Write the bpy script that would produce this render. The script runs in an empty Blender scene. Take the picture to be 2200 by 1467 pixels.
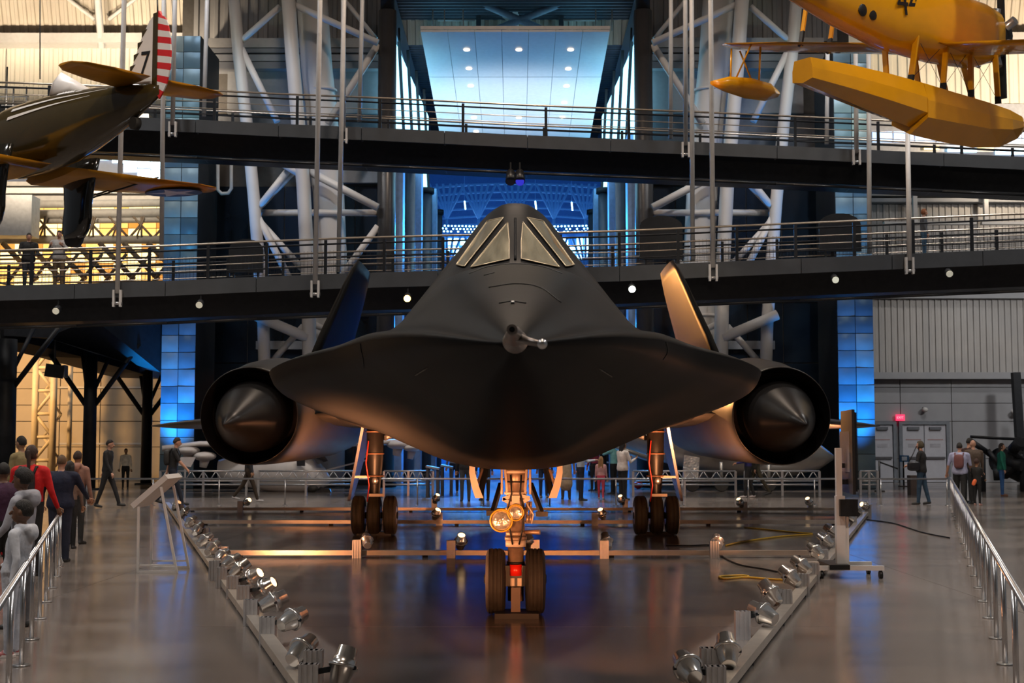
import bpy, math, random
import numpy as np
from mathutils import Vector, Matrix, Quaternion
from mathutils.bvhtree import BVHTree
random.seed(7)
SC = bpy.context.scene
COL = SC.collection
R = math.radians

# ------------------------------------------------------------------ camera
F = 2982.0; CX = 1100.0; CY = 733.5; CAMZ = 1.68
PITCH = math.atan(215.5 / F); YAW = math.atan(7.0 / F)
cam_d = bpy.data.cameras.new('camera'); cam = bpy.data.objects.new('camera', cam_d); COL.objects.link(cam)
cam_d.sensor_width = 36.0; cam_d.lens = F / 2200 * 36.0
cam_d.clip_start = 0.05; cam_d.clip_end = 500
cam.location = (0, 0, CAMZ); cam.rotation_euler = (R(90) + PITCH, 0, YAW)
cam_d.dof.use_dof = True; cam_d.dof.focus_distance = 13.0; cam_d.dof.aperture_fstop = 5.6
SC.camera = cam
CROT = cam.rotation_euler.to_matrix(); CPOS = Vector((0, 0, CAMZ))

# ------------------------------------------------------------------ world, lamps, exposure
SC.view_settings.view_transform = 'Standard'; SC.view_settings.look = 'None'
SC.view_settings.gamma = 1.0; SC.view_settings.use_curve_mapping = False
SC.view_settings.exposure = 0.3
W = bpy.data.worlds.new('world'); SC.world = W; W.use_nodes = True
W.node_tree.nodes['Background'].inputs[0].default_value = (0.62, 0.66, 0.72, 1)
W.node_tree.nodes['Background'].inputs[1].default_value = 0.10
SC.cycles.max_bounces = 4; SC.cycles.diffuse_bounces = 2; SC.cycles.glossy_bounces = 2; SC.cycles.transmission_bounces = 2
SC.cycles.adaptive_threshold = 0.08; SC.cycles.adaptive_min_samples = 16
SC.cycles.sample_clamp_indirect = 4.0; SC.cycles.caustics_reflective = False; SC.cycles.caustics_refractive = False

def lamp(name, kind, loc, power, color, target=None, size=0.3, spot=60, blend=0.6):
    d = bpy.data.lights.new(name, kind); d.energy = power; d.color = color
    if kind == 'AREA':
        d.shape = 'RECTANGLE'; d.size, d.size_y = size if isinstance(size, tuple) else (size, size)
    else:
        d.shadow_soft_size = size
    if kind == 'SPOT': d.spot_size = R(spot); d.spot_blend = blend
    o = bpy.data.objects.new(name, d); COL.objects.link(o); o.location = loc
    if target is not None:
        o.rotation_euler = (Vector(target) - Vector(loc)).to_track_quat('-Z', 'Y').to_euler()
    return o
WARM = (1.0, 0.80, 0.58); ORANGE = (1.0, 0.38, 0.15); AMBER = (1.0, 0.55, 0.20); BLUE = (0.03, 0.31, 1.0); CYAN = (0.30, 0.75, 1.0); NEUT = (1.0, 0.96, 0.93)
# unseen wide spots added under the roof as general fill, warmer mid-row
for i, x in enumerate((-18, 0, 18)):
    for y in (2, 20, 38):
        lamp('overhead_fill', 'SPOT', (x, y, 26), 6000 if x else 6000, NEUT if x else (1.0, .79, .62), (x, y, 0), 0.8, 150, 1.0)
# unseen spots added to brighten the hanging aircraft and the jet's back
lamp('aircraft_fill', 'SPOT', (-2, 8, 19), 4200, WARM, (-8.5, 26, 7.8), .3, 30, .6)
lamp('aircraft_fill', 'SPOT', (1, 8, 17), 4200, WARM, (8.5, 29, 9.5), .3, 34, .6)
lamp('aircraft_fill', 'SPOT', (0, -2, 22), 20000, NEUT, (0, 11.0, 3.0), .4, 12, .7)
# unseen spots added to brighten the roof edge and back walls
for x in (-27, -20, -15, 21, 28): lamp('wall_truss_fill', 'SPOT', (x, 52, 13.6), 4300, WARM, (x, 60, 17.0), .4, 115, .9)
lamp('wall_truss_fill', 'SPOT', (-22, 51, 6.4), 3000, AMBER, (-21, 60, 2.5), .5, 110, .9)
lamp('wall_truss_fill', 'SPOT', (22, 46, 9.0), 1500, NEUT, (22, 58, 4.0), .5, 100, .9)
for s in (-1, 1):   # added front fill for the truss columns, from roof height
    lamp('wall_truss_fill', 'SPOT', (s * 11, 36, 24), 3600, (.9, .93, 1.0), (s * 9.0, 53, 11), .5, 26, .6)
# unseen spots added to spread blue light through passage and space hall
for s in (-1, 1):
    for y, z, p in ((68, 12.0, 6500), (68, 4.5, 5200)):
        lamp('passage_fill', 'SPOT', (s * 1.0, y, z), p, BLUE, (-s * 6.0, 54, z), .6, 32, .5)
    lamp('passage_fill', 'SPOT', (s * 9, 84, 20), 22000, BLUE, (s * 2, 88, 0), .8, 120, .8)
    lamp('passage_fill', 'SPOT', (s * 2, 64, 11), 14000, BLUE, (s * 1.2, 54, 0), .6, 50, .8)
    lamp('passage_fill', 'SPOT', (s * 2.0, 64, 11), 9000, BLUE, (s * 1.0, 41, 0), .6, 16, .8)
    lamp('passage_fill', 'SPOT', (s * 2.5, 60, 9.0), 1300, (.85,.95,1.0), (s * 1.0, 61, 17), .8, 80, .8)
# unseen coloured spots added to light the tiled pillars
for s in (-1, 1):
    lamp('pillar_fill', 'SPOT', (s * 12.2, 48.7, 0.3), 3000, (.01, .32, 1.0), (s * 12.2, 50.0, 4.6), .25, 55, .8)
    lamp('pillar_fill', 'SPOT', (s * 12.2, 44.4, 7.4), 350, (.12, .55, .85), (s * 12.2, 50, 10.5), .25, 50, .8)
    lamp('pillar_fill', 'SPOT', (s * 12.2, 48.0, 11.8), 160, (.6, .85, .55), (s * 12.2, 50, 15), .25, 80, .8)

for s in (-1, 1): lamp('passage_fill', 'SPOT', (s * 8, 100, 1.5), 4500, BLUE, (s * 3, 112, 4), .6, 90, .9)  # added spots that turn the far wall blue


# ------------------------------------------------------------------ pixel to place helpers (2200 x 1467)
def ray(px, py):
    return CROT @ Vector(((px - CX) / F, -(py - CY) / F, -1.0))
def P(px, py, d):
    v = ray(px, py); return CPOS + v * (d / v.y)
def G(px, py, z=0.0):
    v = ray(px, py); return CPOS + v * ((z - CAMZ) / v.z)

# ------------------------------------------------------------------ materials
MATS = {}
def mat(name, col, rough=0.5, metal=0.0, var=0.12, scale=6.0, bump=0.0, bscale=None, emit=None, estr=0.0, spec=0.5, trans=0.0, coat=0.0, rvar=0.0, stretch=None, alpha=1.0):
    if name in MATS: return MATS[name]
    m = bpy.data.materials.new(name); m.use_nodes = True; MATS[name] = m
    nt = m.node_tree; N = nt.nodes; L = nt.links
    b = N['Principled BSDF']
    b.inputs['Roughness'].default_value = rough; b.inputs['Metallic'].default_value = metal
    b.inputs['Specular IOR Level'].default_value = spec; b.inputs['Transmission Weight'].default_value = trans
    b.inputs['Coat Weight'].default_value = coat; b.inputs['Alpha'].default_value = alpha
    c = tuple(col) + (1,)
    b.inputs['Base Color'].default_value = c
    if var > 0 or bump > 0 or rvar > 0:
        tc = N.new('ShaderNodeTexCoord'); mp = N.new('ShaderNodeMapping'); L.new(tc.outputs['Object'], mp.inputs[0])
        if stretch: mp.inputs['Scale'].default_value = stretch
        nz = N.new('ShaderNodeTexNoise'); nz.inputs['Scale'].default_value = scale; nz.inputs['Detail'].default_value = 5
        L.new(mp.outputs[0], nz.inputs['Vector'])
        if var > 0:
            rp = N.new('ShaderNodeValToRGB')
            rp.color_ramp.elements[0].position = 0.3; rp.color_ramp.elements[1].position = 0.7
            rp.color_ramp.elements[0].color = tuple(x * (1 - var) for x in col) + (1,)
            rp.color_ramp.elements[1].color = tuple(min(1, x * (1 + var)) for x in col) + (1,)
            L.new(nz.outputs['Fac'], rp.inputs[0]); L.new(rp.outputs[0], b.inputs['Base Color'])
        if rvar > 0:
            mr = N.new('ShaderNodeMapRange'); mr.inputs['To Min'].default_value = max(0.01, rough - rvar); mr.inputs['To Max'].default_value = rough + rvar
            L.new(nz.outputs['Fac'], mr.inputs['Value']); L.new(mr.outputs[0], b.inputs['Roughness'])
        if bump > 0:
            n2 = N.new('ShaderNodeTexNoise'); n2.inputs['Scale'].default_value = bscale or scale * 3; n2.inputs['Detail'].default_value = 3
            L.new(mp.outputs[0], n2.inputs['Vector'])
            bp = N.new('ShaderNodeBump'); bp.inputs['Strength'].default_value = bump; bp.inputs['Distance'].default_value = 0.05
            L.new(n2.outputs['Fac'], bp.inputs['Height']); L.new(bp.outputs[0], b.inputs['Normal'])
    if emit:
        b.inputs['Emission Color'].default_value = tuple(emit) + (1,); b.inputs['Emission Strength'].default_value = estr
    return m

# ------------------------------------------------------------------ mesh builder
def frame(d):
    d = Vector(d).normalized()
    up = Vector((0, 0, 1)) if abs(d.z) < 0.95 else Vector((0, 1, 0))
    x = d.cross(up).normalized(); y = x.cross(d).normalized()
    return x, y, d
class MB:
    def __init__(s): s.v = []; s.f = []; s.m = []; s.sm = []
    def add(s, vs, fs, mi=0, smooth=False):
        o = len(s.v); s.v += [tuple(p) for p in vs]; s.f += [tuple(i + o for i in f) for f in fs]
        s.m += [mi] * len(fs); s.sm += [smooth] * len(fs); return s
    def box(s, c, size, rot=None, mi=0):
        hx, hy, hz = size[0] / 2, size[1] / 2, size[2] / 2
        pts = [Vector((x, y, z)) for x in (-hx, hx) for y in (-hy, hy) for z in (-hz, hz)]
        if rot is not None: pts = [rot @ p for p in pts]
        c = Vector(c); pts = [p + c for p in pts]
        return s.add(pts, [(0, 1, 3, 2), (4, 6, 7, 5), (0, 4, 5, 1), (2, 3, 7, 6), (0, 2, 6, 4), (1, 5, 7, 3)], mi)
    def bbox(s, x0, x1, y0, y1, z0, z1, mi=0):
        return s.box(((x0 + x1) / 2, (y0 + y1) / 2, (z0 + z1) / 2), (abs(x1 - x0), abs(y1 - y0), abs(z1 - z0)), None, mi)
    def beam(s, p0, p1, w, h, mi=0, upv=None):
        p0, p1 = Vector(p0), Vector(p1); d = p1 - p0
        x, y, z = frame(d)
        if upv is not None:
            z = d.normalized(); x = z.cross(Vector(upv)).normalized(); y = x.cross(z)
        pts = []
        for p in (p0, p1):
            for a, b in ((-1, -1), (1, -1), (1, 1), (-1, 1)): pts.append(p + x * a * w / 2 + y * b * h / 2)
        return s.add(pts, [(3, 2, 1, 0), (4, 5, 6, 7), (0, 1, 5, 4), (1, 2, 6, 5), (2, 3, 7, 6), (3, 0, 4, 7)], mi)
    def tube(s, p0, p1, r0, r1=None, n=12, mi=0, caps=True, smooth=True):
        if r1 is None: r1 = r0
        return s.rings([(p0, r0), (p1, r1)], n, mi, caps, smooth)
    def rings(s, pr, n=12, mi=0, caps=True, smooth=True, ax=None):
        ps = [Vector(p) for p, r in pr]; d = Vector(ax) if ax is not None else ps[-1] - ps[0]
        x, y, z = frame(d); vs = []; fs = []
        for (p, r) in pr:
            p = Vector(p); rx, ry = r if isinstance(r, tuple) else (r, r)
            for k in range(n):
                a = 2 * math.pi * k / n; vs.append(p + x * rx * math.cos(a) + y * ry * math.sin(a))
        for i in range(len(pr) - 1):
            for k in range(n):
                a, b = i * n + k, i * n + (k + 1) % n; fs.append((a, b, b + n, a + n))
        s.add(vs, fs, mi, smooth)
        if caps:
            o = len(s.v) - len(vs)
            s.f.append(tuple(o + k for k in reversed(range(n)))); s.m.append(mi); s.sm.append(False)
            o2 = o + (len(pr) - 1) * n
            s.f.append(tuple(o2 + k for k in range(n))); s.m.append(mi); s.sm.append(False)
        return s
    def path(s, pts, r, n=8, mi=0):
        pts = [Vector(p) for p in pts]; vs = []; fs = []
        x, y, z = frame(pts[1] - pts[0])
        for i, p in enumerate(pts):
            t = (pts[min(i + 1, len(pts) - 1)] - pts[max(i - 1, 0)]).normalized()
            x = (x - t * x.dot(t)).normalized(); y = t.cross(x)
            rr = r[i] if isinstance(r, (list, tuple)) else r
            for k in range(n):
                a = 2 * math.pi * k / n; vs.append(p + x * rr * math.cos(a) + y * rr * math.sin(a))
        for i in range(len(pts) - 1):
            for k in range(n):
                a, b = i * n + k, i * n + (k + 1) % n; fs.append((a, b, b + n, a + n))
        fs.append(tuple(reversed(range(n)))); fs.append(tuple((len(pts) - 1) * n + k for k in range(n)))
        return s.add(vs, fs, mi, True)
    def ell(s, c, r, nu=16, nv=10, mi=0, rot=None):
        c = Vector(c); r = r if isinstance(r, (tuple, list)) else (r, r, r); vs = []; fs = []
        for j in range(1, nv):
            t = math.pi * j / nv
            for k in range(nu):
                a = 2 * math.pi * k / nu
                p = Vector((r[0] * math.sin(t) * math.cos(a), r[1] * math.sin(t) * math.sin(a), r[2] * math.cos(t)))
                vs.append(c + (rot @ p if rot is not None else p))
        tp = Vector((0, 0, r[2])); bt = Vector((0, 0, -r[2]))
        vs.append(c + (rot @ tp if rot is not None else tp)); vs.append(c + (rot @ bt if rot is not None else bt))
        for j in range(nv - 2):
            for k in range(nu):
                a, b = j * nu + k, j * nu + (k + 1) % nu; fs.append((a, a + nu, b + nu, b))
        for k in range(nu):
            fs.append((len(vs) - 2, k, (k + 1) % nu)); o = (nv - 2) * nu; fs.append((len(vs) - 1, o + (k + 1) % nu, o + k))
        return s.add(vs, fs, mi, True)
    def sell(s, c, r, e=.55, mi=0, rot=None):
        m = MB().ell((0, 0, 0), 1.0, 20, 14); c = Vector(c)
        f = lambda q: math.copysign(abs(q) ** e, q)
        pts = [Vector((f(x) * r[0], f(y) * r[1], f(z) * r[2])) for x, y, z in m.v]
        return s.add([c + (rot @ p if rot is not None else p) for p in pts], m.f, mi, True)
    def loft(s, rings, mi=0, closed=True, caps=True, smooth=True):
        n = len(rings[0]); vs = [p for r in rings for p in r]; fs = []
        for i in range(len(rings) - 1):
            for k in range(n if closed else n - 1):
                a, b = i * n + k, i * n + (k + 1) % n; fs.append((a, b, b + n, a + n))
        s.add(vs, fs, mi, smooth)
        if caps:
            o = len(s.v) - len(vs)
            s.f.append(tuple(o + k for k in reversed(range(n)))); s.m.append(mi); s.sm.append(False)
            o += (len(rings) - 1) * n
            s.f.append(tuple(o + k for k in range(n))); s.m.append(mi); s.sm.append(False)
        return s
    def prism(s, poly, vec, mi=0):
        n = len(poly); a = [Vector(p) for p in poly]; b = [p + Vector(vec) for p in a]
        fs = [tuple(range(n)), tuple(reversed(range(n, 2 * n)))]
        fs += [(i, n + i, n + (i + 1) % n, (i + 1) % n) for i in range(n)]
        return s.add(a + b, fs, mi)
    def xf(s, M):
        s.v = [tuple(M @ Vector(p)) for p in s.v]; return s
    def mesh(s, name, mats):
        me = bpy.data.meshes.new(name); me.from_pydata(s.v, [], s.f)
        for m in (mats if isinstance(mats, (list, tuple)) else [mats]): me.materials.append(m)
        me.polygons.foreach_set('material_index', s.m); me.polygons.foreach_set('use_smooth', s.sm)
        me.update(); return me
    def build(s, name, mats, parent=None, local=False, fix=True):
        me = s.mesh(name, mats)
        if fix:
            import bmesh
            bm = bmesh.new(); bm.from_mesh(me); bmesh.ops.recalc_face_normals(bm, faces=bm.faces); bm.to_mesh(me); bm.free()
        return place(name, me, parent, local)
PM = {}
def place(name, me, parent=None, local=False):
    o = bpy.data.objects.new(name, me); COL.objects.link(o)
    if parent is not None:
        o.parent = parent
        if not local and parent.name in PM: o.matrix_parent_inverse = PM[parent.name].inverted()
    return o
def thing(name, label, cat, loc=(0, 0, 0), rotz=0.0, group=None):
    o = bpy.data.objects.new(name, None); COL.objects.link(o); o.empty_display_size = 0.2
    o.location = loc; o.rotation_euler = (0, 0, rotz)
    PM[o.name] = Matrix.Translation(Vector(loc)) @ Matrix.Rotation(rotz, 4, 'Z')
    return tag(o, label, cat, group)
def tag(o, label, cat, group=None):
    o['label'] = label; o['category'] = cat
    if group: o['group'] = group
    return o
def struct(o):
    o['kind'] = 'structure'; return o
def sempty(name, loc=(0, 0, 0)):
    o = bpy.data.objects.new(name, None); COL.objects.link(o); o.location = loc
    PM[o.name] = Matrix.Translation(Vector(loc)); return struct(o)
def copy_tree(o, parent=None):
    c = o.copy(); COL.objects.link(c)
    if parent is not None: c.parent = parent
    for ch in list(o.children): copy_tree(ch, c)
    return c
def lerp(a, b, t): return a + (b - a) * t
def interp(tab, x):
    if x <= tab[0][0]: return tab[0][1]
    for (x0, y0), (x1, y1) in zip(tab, tab[1:]):
        if x <= x1: return y0 + (y1 - y0) * (x - x0) / (x1 - x0)
    return tab[-1][1]
def sinterp(tab, x):      # smooth (Catmull-Rom style) interpolation
    n = len(tab)
    if x <= tab[0][0]: return tab[0][1]
    if x >= tab[-1][0]: return tab[-1][1]
    for i in range(n - 1):
        x0, y0 = tab[i]; x1, y1 = tab[i + 1]
        if x <= x1:
            def sl(k):
                a = tab[max(k - 1, 0)]; b = tab[min(k + 1, n - 1)]; return (b[1] - a[1]) / (b[0] - a[0])
            h = x1 - x0; t = (x - x0) / h; m0, m1 = sl(i) * h, sl(i + 1) * h
            return (2*t**3 - 3*t**2 + 1)*y0 + (t**3 - 2*t**2 + t)*m0 + (-2*t**3 + 3*t**2)*y1 + (t**3 - t**2)*m1
def text_mesh(txt, size, ext=0.004):
    c = bpy.data.curves.new('t', 'FONT'); c.body = txt; c.size = size; c.extrude = ext; c.align_x = 'CENTER'; c.align_y = 'CENTER'
    o = bpy.data.objects.new('t', c); COL.objects.link(o)
    dg = bpy.context.evaluated_depsgraph_get(); me = bpy.data.meshes.new_from_object(o.evaluated_get(dg))
    bpy.data.objects.remove(o); bpy.data.curves.remove(c); return me
ORD = ['nearest', 'second', 'third', 'fourth', 'fifth', 'sixth', 'seventh', 'eighth', 'ninth', 'tenth', 'eleventh', 'twelfth', 'thirteenth', 'fourteenth', 'fifteenth', 'sixteenth', 'seventeenth']

# shared materials
M_white = mat('white_paint', (0.62, 0.61, 0.60), 0.45, var=0.05)
M_dark = mat('dark_steel', (0.014, 0.016, 0.020), 0.5, var=0.2, spec=0.25)
M_fascia = mat('fascia_grey', (0.055, 0.062, 0.072), 0.5, var=0.12, scale=2)
M_steel = mat('brushed_steel', (0.55, 0.55, 0.56), 0.28, metal=0.9, var=0.06, scale=20)
M_alu = mat('extruded_aluminium', (0.62, 0.62, 0.64), 0.35, metal=0.75, var=0.06, scale=20)
M_black = mat('black_plastic', (0.012, 0.012, 0.013), 0.4, var=0.2)
M_rubber = mat('tyre_rubber', (0.022, 0.02, 0.018), 0.7, var=0.2, scale=15)
# ================================================================== THE SETTING
# floor: polished concrete slabs
M_floor = mat('polished_concrete', (0.185, 0.160, 0.143), 0.17, var=0.22, scale=0.55, bump=0.035, bscale=0.9, rvar=0.07, spec=0.6, stretch=(1.0, 1.6, 1.0))
fl = MB(); nx = 12
fl.bbox(-45, 45, -30, 62.0, -0.3, -0.003)
floor = struct(fl.build('floor', mat('slab_joint', (0.05, 0.045, 0.04), 0.5)))
xs = [-45 + 10 * i for i in range(10)]; ys = [-30, -10, 0, 12.8, 25.6, 38.4, 51.2, 62.0]
slab_n = 0
for i in range(len(xs) - 1):
    for j in range(len(ys) - 1):
        b = MB(); b.bbox(xs[i] + 0.004, xs[i + 1] - 0.004, ys[j] + 0.004, ys[j + 1] - 0.004, -0.05, 0.0); b.build('slab', M_floor, floor)
# passage and far hall floor
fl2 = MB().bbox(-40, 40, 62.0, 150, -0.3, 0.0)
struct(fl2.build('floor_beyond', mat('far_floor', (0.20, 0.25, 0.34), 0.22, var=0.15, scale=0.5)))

# arched roof over the hall: corrugated deck between ribs
M_roof = mat('roof_deck', (0.50, 0.44, 0.35), 0.55, var=0.08, scale=0.7)
def roof_pt(t):      # t 0 at back wall eave, 1 behind the camera
    a = math.pi * t
    return 12 + 48 * math.cos(a), 19.1 + 15 * math.sin(a)
ceil = sempty('ceiling', (0, 12, 34))
def corrug(name, o, u, v, nu, pitch, depth, m, parent, nrm):
    # flat corrugated sheet: origin o, run vector u (across ribs), v (along ribs), nrm towards the viewer
    L = u.length; ud = u.normalized(); k = int(L / pitch); prof = []
    for i in range(k + 1):
        for q, h in ((0, 0), (0.45, 0), (0.55, 1), (0.9, 1)):
            x = (i + q) * pitch
            if x <= L: prof.append((x, h * depth))
    prof.append((L, prof[-1][1])); vs = []; fs = []
    for x, h in prof: vs += [o + ud * x + nrm * h, o + ud * x + nrm * h + v]
    for i in range(len(prof) - 1): fs.append((2 * i, 2 * i + 2, 2 * i + 3, 2 * i + 1))
    b = MB(); b.add(vs, fs); return b.build(name, m, parent, fix=False)
for s in range(14):
    y0, z0 = roof_pt(s / 14); y1, z1 = roof_pt((s + 1) / 14)
    v = Vector((0, y1 - y0, z1 - z0)); nrm = Vector((0, -v.z, v.y)).normalized() * (1 if v.y < 0 else 1)
    nrm = Vector((0, v.z, -v.y)).normalized()
    if nrm.z > 0: nrm = -nrm
    for c in range(6 if s < 2 else 2):
        w = 90 / (6 if s < 2 else 2)
        corrug('roof_sheet', Vector((-45 + c * w, y0, z0)), Vector((w, 0, 0)), v, 0, 0.36 if s < 2 else 1.2, 0.07, M_roof, ceil, nrm)
M_rib = mat('roof_rib', (0.55, 0.53, 0.50), 0.5, var=0.05)
for k in range(13):
    x = -36 + k * 6
    b = MB(); pts = []
    for i in range(15):
        y, z = roof_pt(i / 14); pts.append(Vector((x, 12 + (y - 12) * 0.985, z - 0.35)))
    b.path(pts, 0.16, 6); b.build('rib', M_rib, ceil)
    b = MB(); p0 = roof_pt(0); p1 = roof_pt(1 / 14)
    b.tube((x + 0.3, p0[0] - 0.8, p0[1] + 0.9), (x + 2.9, p1[0] + 0.3, p1[1] - 0.4), 0.09, n=6); b.build('brace', M_rib, ceil)
    b = MB(); b.tube((x - 0.3, p0[0] - 0.8, p0[1] + 0.9), (x - 2.9, p1[0] + 0.3, p1[1] - 0.4), 0.09, n=6); b.build('brace', M_rib, ceil)
# wall behind the camera
struct(MB().bbox(-45, 45, -36.6, -36.2, 0, 20).build('wall_behind', mat('tan_wall', (0.42, 0.38, 0.32), 0.6, var=0.05)))

# ---- back wall, left bay (seen left of the tiled pillar)
DB = 60.0
XL0 = -45.0; XLP = P(420, 900, DB).x; XRP = P(1800, 900, DB).x
def zy(py, d): return P(1107, py, d).z
M_cream = mat('cream_panel', (0.60, 0.52, 0.40), 0.6, var=0.05, scale=1.5)
M_grey = mat('grey_panel', (0.30, 0.31, 0.33), 0.6, var=0.06, scale=1.5)
M_corrug = mat('corrugated_grey', (0.36, 0.35, 0.34), 0.5, var=0.06, scale=1.0)
M_brightc = mat('corrugated_cream', (0.66, 0.62, 0.52), 0.5, var=0.05, scale=1.0)
wl = sempty('wall_left_bay', (-20, DB, 0))
seam = mat('panel_seam', (0.10, 0.09, 0.08), 0.7)
MB().bbox(XL0, XLP, DB + 0.06, DB + 0.3, 0, zy(430, DB)).build('backing', seam, wl)
rows = [0, zy(960, DB), zy(905, DB), zy(870, DB), zy(835, DB), zy(800, DB), zy(735, DB), zy(690, DB), zy(620, DB)]
xx = [XL0, -33, P(-40, 900, DB).x, P(128, 900, DB).x, P(215, 900, DB).x, P(310, 900, DB).x, XLP]
for i in range(len(xx) - 1):
    for j in range(len(rows) - 1):
        MB().bbox(xx[i] + 0.02, xx[i + 1] - 0.02, DB, DB + 0.06, rows[j] + 0.015, rows[j + 1] - 0.015).build('wall_panel', M_cream, wl)
for py in (832, 953):
    MB().bbox(P(128, py, DB).x, P(310, py, DB).x, DB - 0.03, DB, zy(py + 2, DB), zy(py - 2, DB)).build('trim_strip', M_white, wl)
# amber-lit glazing above the lower footbridge, with its lattice of trusses
M_amber = mat('amber_window', (0.9, 0.6, 0.2), 0.4, var=0, emit=(1.0, 0.52, 0.13), estr=1.5)
M_amber2 = mat('amber_window_bright', (0.9, 0.7, 0.3), 0.4, var=0, emit=(1.0, 0.72, 0.30), estr=2.2)
M_amber3 = mat('amber_window_deep', (0.9, 0.5, 0.15), 0.4, var=0, emit=(0.85, 0.34, 0.06), estr=0.85)
M_lat = mat('lattice_bronze', (0.14, 0.11, 0.08), 0.6, var=0.1)
M_latg = mat('lattice_grey', (0.30, 0.29, 0.27), 0.6, var=0.1)
wn = sempty('window_1', (-20, DB, 8)); z0, z1 = zy(640, DB), zy(440, DB)
xw0, xw1 = P(-60, 520, DB).x, XLP
nxp, nzp = 16, 8
for i in range(nxp):
    for j in range(nzp):
        xa = lerp(xw0, xw1, i / nxp); xb = lerp(xw0, xw1, (i + 1) / nxp); za = lerp(z0, z1, j / nzp); zb = lerp(z0, z1, (j + 1) / nzp)
        MB().bbox(xa + .02, xb - .02, DB, DB + 0.04, za + .02, zb - .02).build('pane', random.choice([M_amber, M_amber, M_amber2, M_amber3, M_amber2]), wn)
def wbar(p0, p1, d, r, m=M_lat, nm='truss_bar', par=wn):
    MB().tube(P(p0[0], p0[1], d), P(p1[0], p1[1], d), r, n=6).build(nm, m, par)
for (a, b_, r) in [((0, 462), (350, 457), .22), ((0, 515), (350, 515), .2), ((100, 475), (350, 472), .14), ((0, 440), (350, 436), .18)]:
    wbar(a, b_, DB - 0.8, r, M_latg if r > .13 else M_lat)
for k in range(7):
    x = 20 + k * 52
    wbar((x, 508), (x + 38, 465), DB - 0.7, 0.055); wbar((x + 6, 465), (x + 46, 508), DB - 0.9, 0.055); wbar((x + 24, 465), (x + 24, 508), DB - 1.0, 0.045)
    wbar((x - 14, 522), (x + 60, 600), DB - 1.4, 0.12, M_lat); wbar((x + 44, 545), (x - 8, 612), DB - 1.8, 0.07, M_lat)
    wbar((x + 30, 465), (x + 14, 508), DB - 1.1, 0.04)
for k in range(5): wbar((0, 540 + k * 17), (350, 536 + k * 17), DB - 2.2, 0.045)
# office-like pale box left of the glazing
o = MB().bbox(P(-60, 450, 57).x, P(68, 450, 57).x, 57, 58, zy(505, 57), zy(418, 57)).build('duct_box', mat('pale_box', (0.55, 0.55, 0.54), 0.6)); tag(o, 'pale boxed duct high on the wall at the left edge', 'duct')
# ledge beams above the glazing
for py0, py1, m_ in ((438, 425, M_latg), (420, 408, M_rib), (404, 395, M_latg)):
    struct(MB().bbox(XL0, XLP, DB - 0.6, DB, zy(py0, DB), zy(py1, DB)).build('trim_1', m_))
# daylight strip window, left
M_day = mat('daylight_glass', (0.6, 0.85, 1.0), 0.3, var=0, emit=(0.45, 0.78, 1.0), estr=5.0)
w2 = sempty('window_2', (-17, DB, 13))
for k, (a, b_, c, d) in enumerate([(180, 214, 333, 340), (216, 240, 333, 346), (245, 268, 333, 352), (268, 298, 331, 353), (300, 326, 331, 362), (328, 352, 331, 366), (270, 298, 355, 372), (300, 326, 365, 384), (328, 354, 368, 386)]):
    MB().bbox(P(a, 350, DB).x, P(b_, 350, DB).x, DB - .3, DB - .25, zy(d, DB), zy(c, DB)).build('pane', M_day, w2)
struct(MB().bbox(XL0, XLP, DB - 0.2, DB, zy(395, DB), zy(330, DB)).build('trim_2', mat('navy_soffit', (0.03, 0.045, 0.08), 0.5)))
struct(MB().bbox(XL0, XLP, DB - 0.1, DB + .1, zy(330, DB), zy(225, DB)).build('trim_3', mat('grey_band', (0.22, 0.22, 0.23), 0.6)))
# bright upper wall with ribs, beam under the roof
wb = sempty('wall_left_upper', (-20, DB, 15))
for c in range(4):
    w = (XLP + 3.0 - (-34)) / 4
    corrug('wall_sheet', Vector((-34 + c * w, DB, zy(225, DB))), Vector((w, 0, 0)), Vector((0, 0, zy(100, DB) - zy(225, DB))), 0, 0.42, 0.07, M_brightc, wb, Vector((0, -1, 0)))
for sgn in (-1, 1):
    struct(MB().bbox(sgn * 5.3, sgn * 45, DB - 1.0, DB + 0.2, zy(104, DB), zy(84, DB)).build('trim_4', M_rib))
    struct(MB().bbox(sgn * 5.3, sgn * 45, DB + 0.25, DB + 0.6, 11, 19.6).build('wall_back', mat('wall_backing', (0.2, 0.2, 0.2), 0.7)))

# ---- back wall, right bay
wr = sempty('wall_right_bay', (20, 58, 0)); DR = 58.0
XR0 = P(1872, 900, DR).x; XR1 = 45.0
MB().bbox(XR0 - 1.0, XR1, DR + 0.06, DR + 0.3, 0, zy(400, DR)).build('backing', seam, wr)
rows = [0, zy(985, DR), zy(905, DR), zy(866, DR), zy(832, DR), zy(815, DR)]
xx = [XR0 - 1, P(1935, 900, DR).x, P(2045, 900, DR).x, P(2185, 900, DR).x, 30, 45]
for i in range(len(xx) - 1):
    for j in range(len(rows) - 1):
        MB().bbox(xx[i] + 0.015, xx[i + 1] - 0.015, DR, DR + 0.06, rows[j] + 0.012, rows[j + 1] - 0.012).build('wall_panel', M_grey, wr)
struct(MB().bbox(XR0 - 1, XR1, DR - 0.5, DR, zy(815, DR), zy(801, DR)).build('trim_5', M_grey))
struct(MB().bbox(XR0 - 1, XR1, DR - 0.4, DR, zy(643, DR), zy(628, DR)).build('trim_6', M_grey))
for py0, py1 in ((801, 643), (628, 440)):
    for c in range(4):
        w = (32 - XR0 + 0.8) / 4
        corrug('wall_sheet', Vector((XR0 - 0.8 + c * w, DR, zy(py0, DR))), Vector((w, 0, 0)), Vector((0, 0, zy(py1, DR) - zy(py0, DR))), 0, 0.262, 0.06, M_corrug, wr, Vector((0, -1, 0)))
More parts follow.
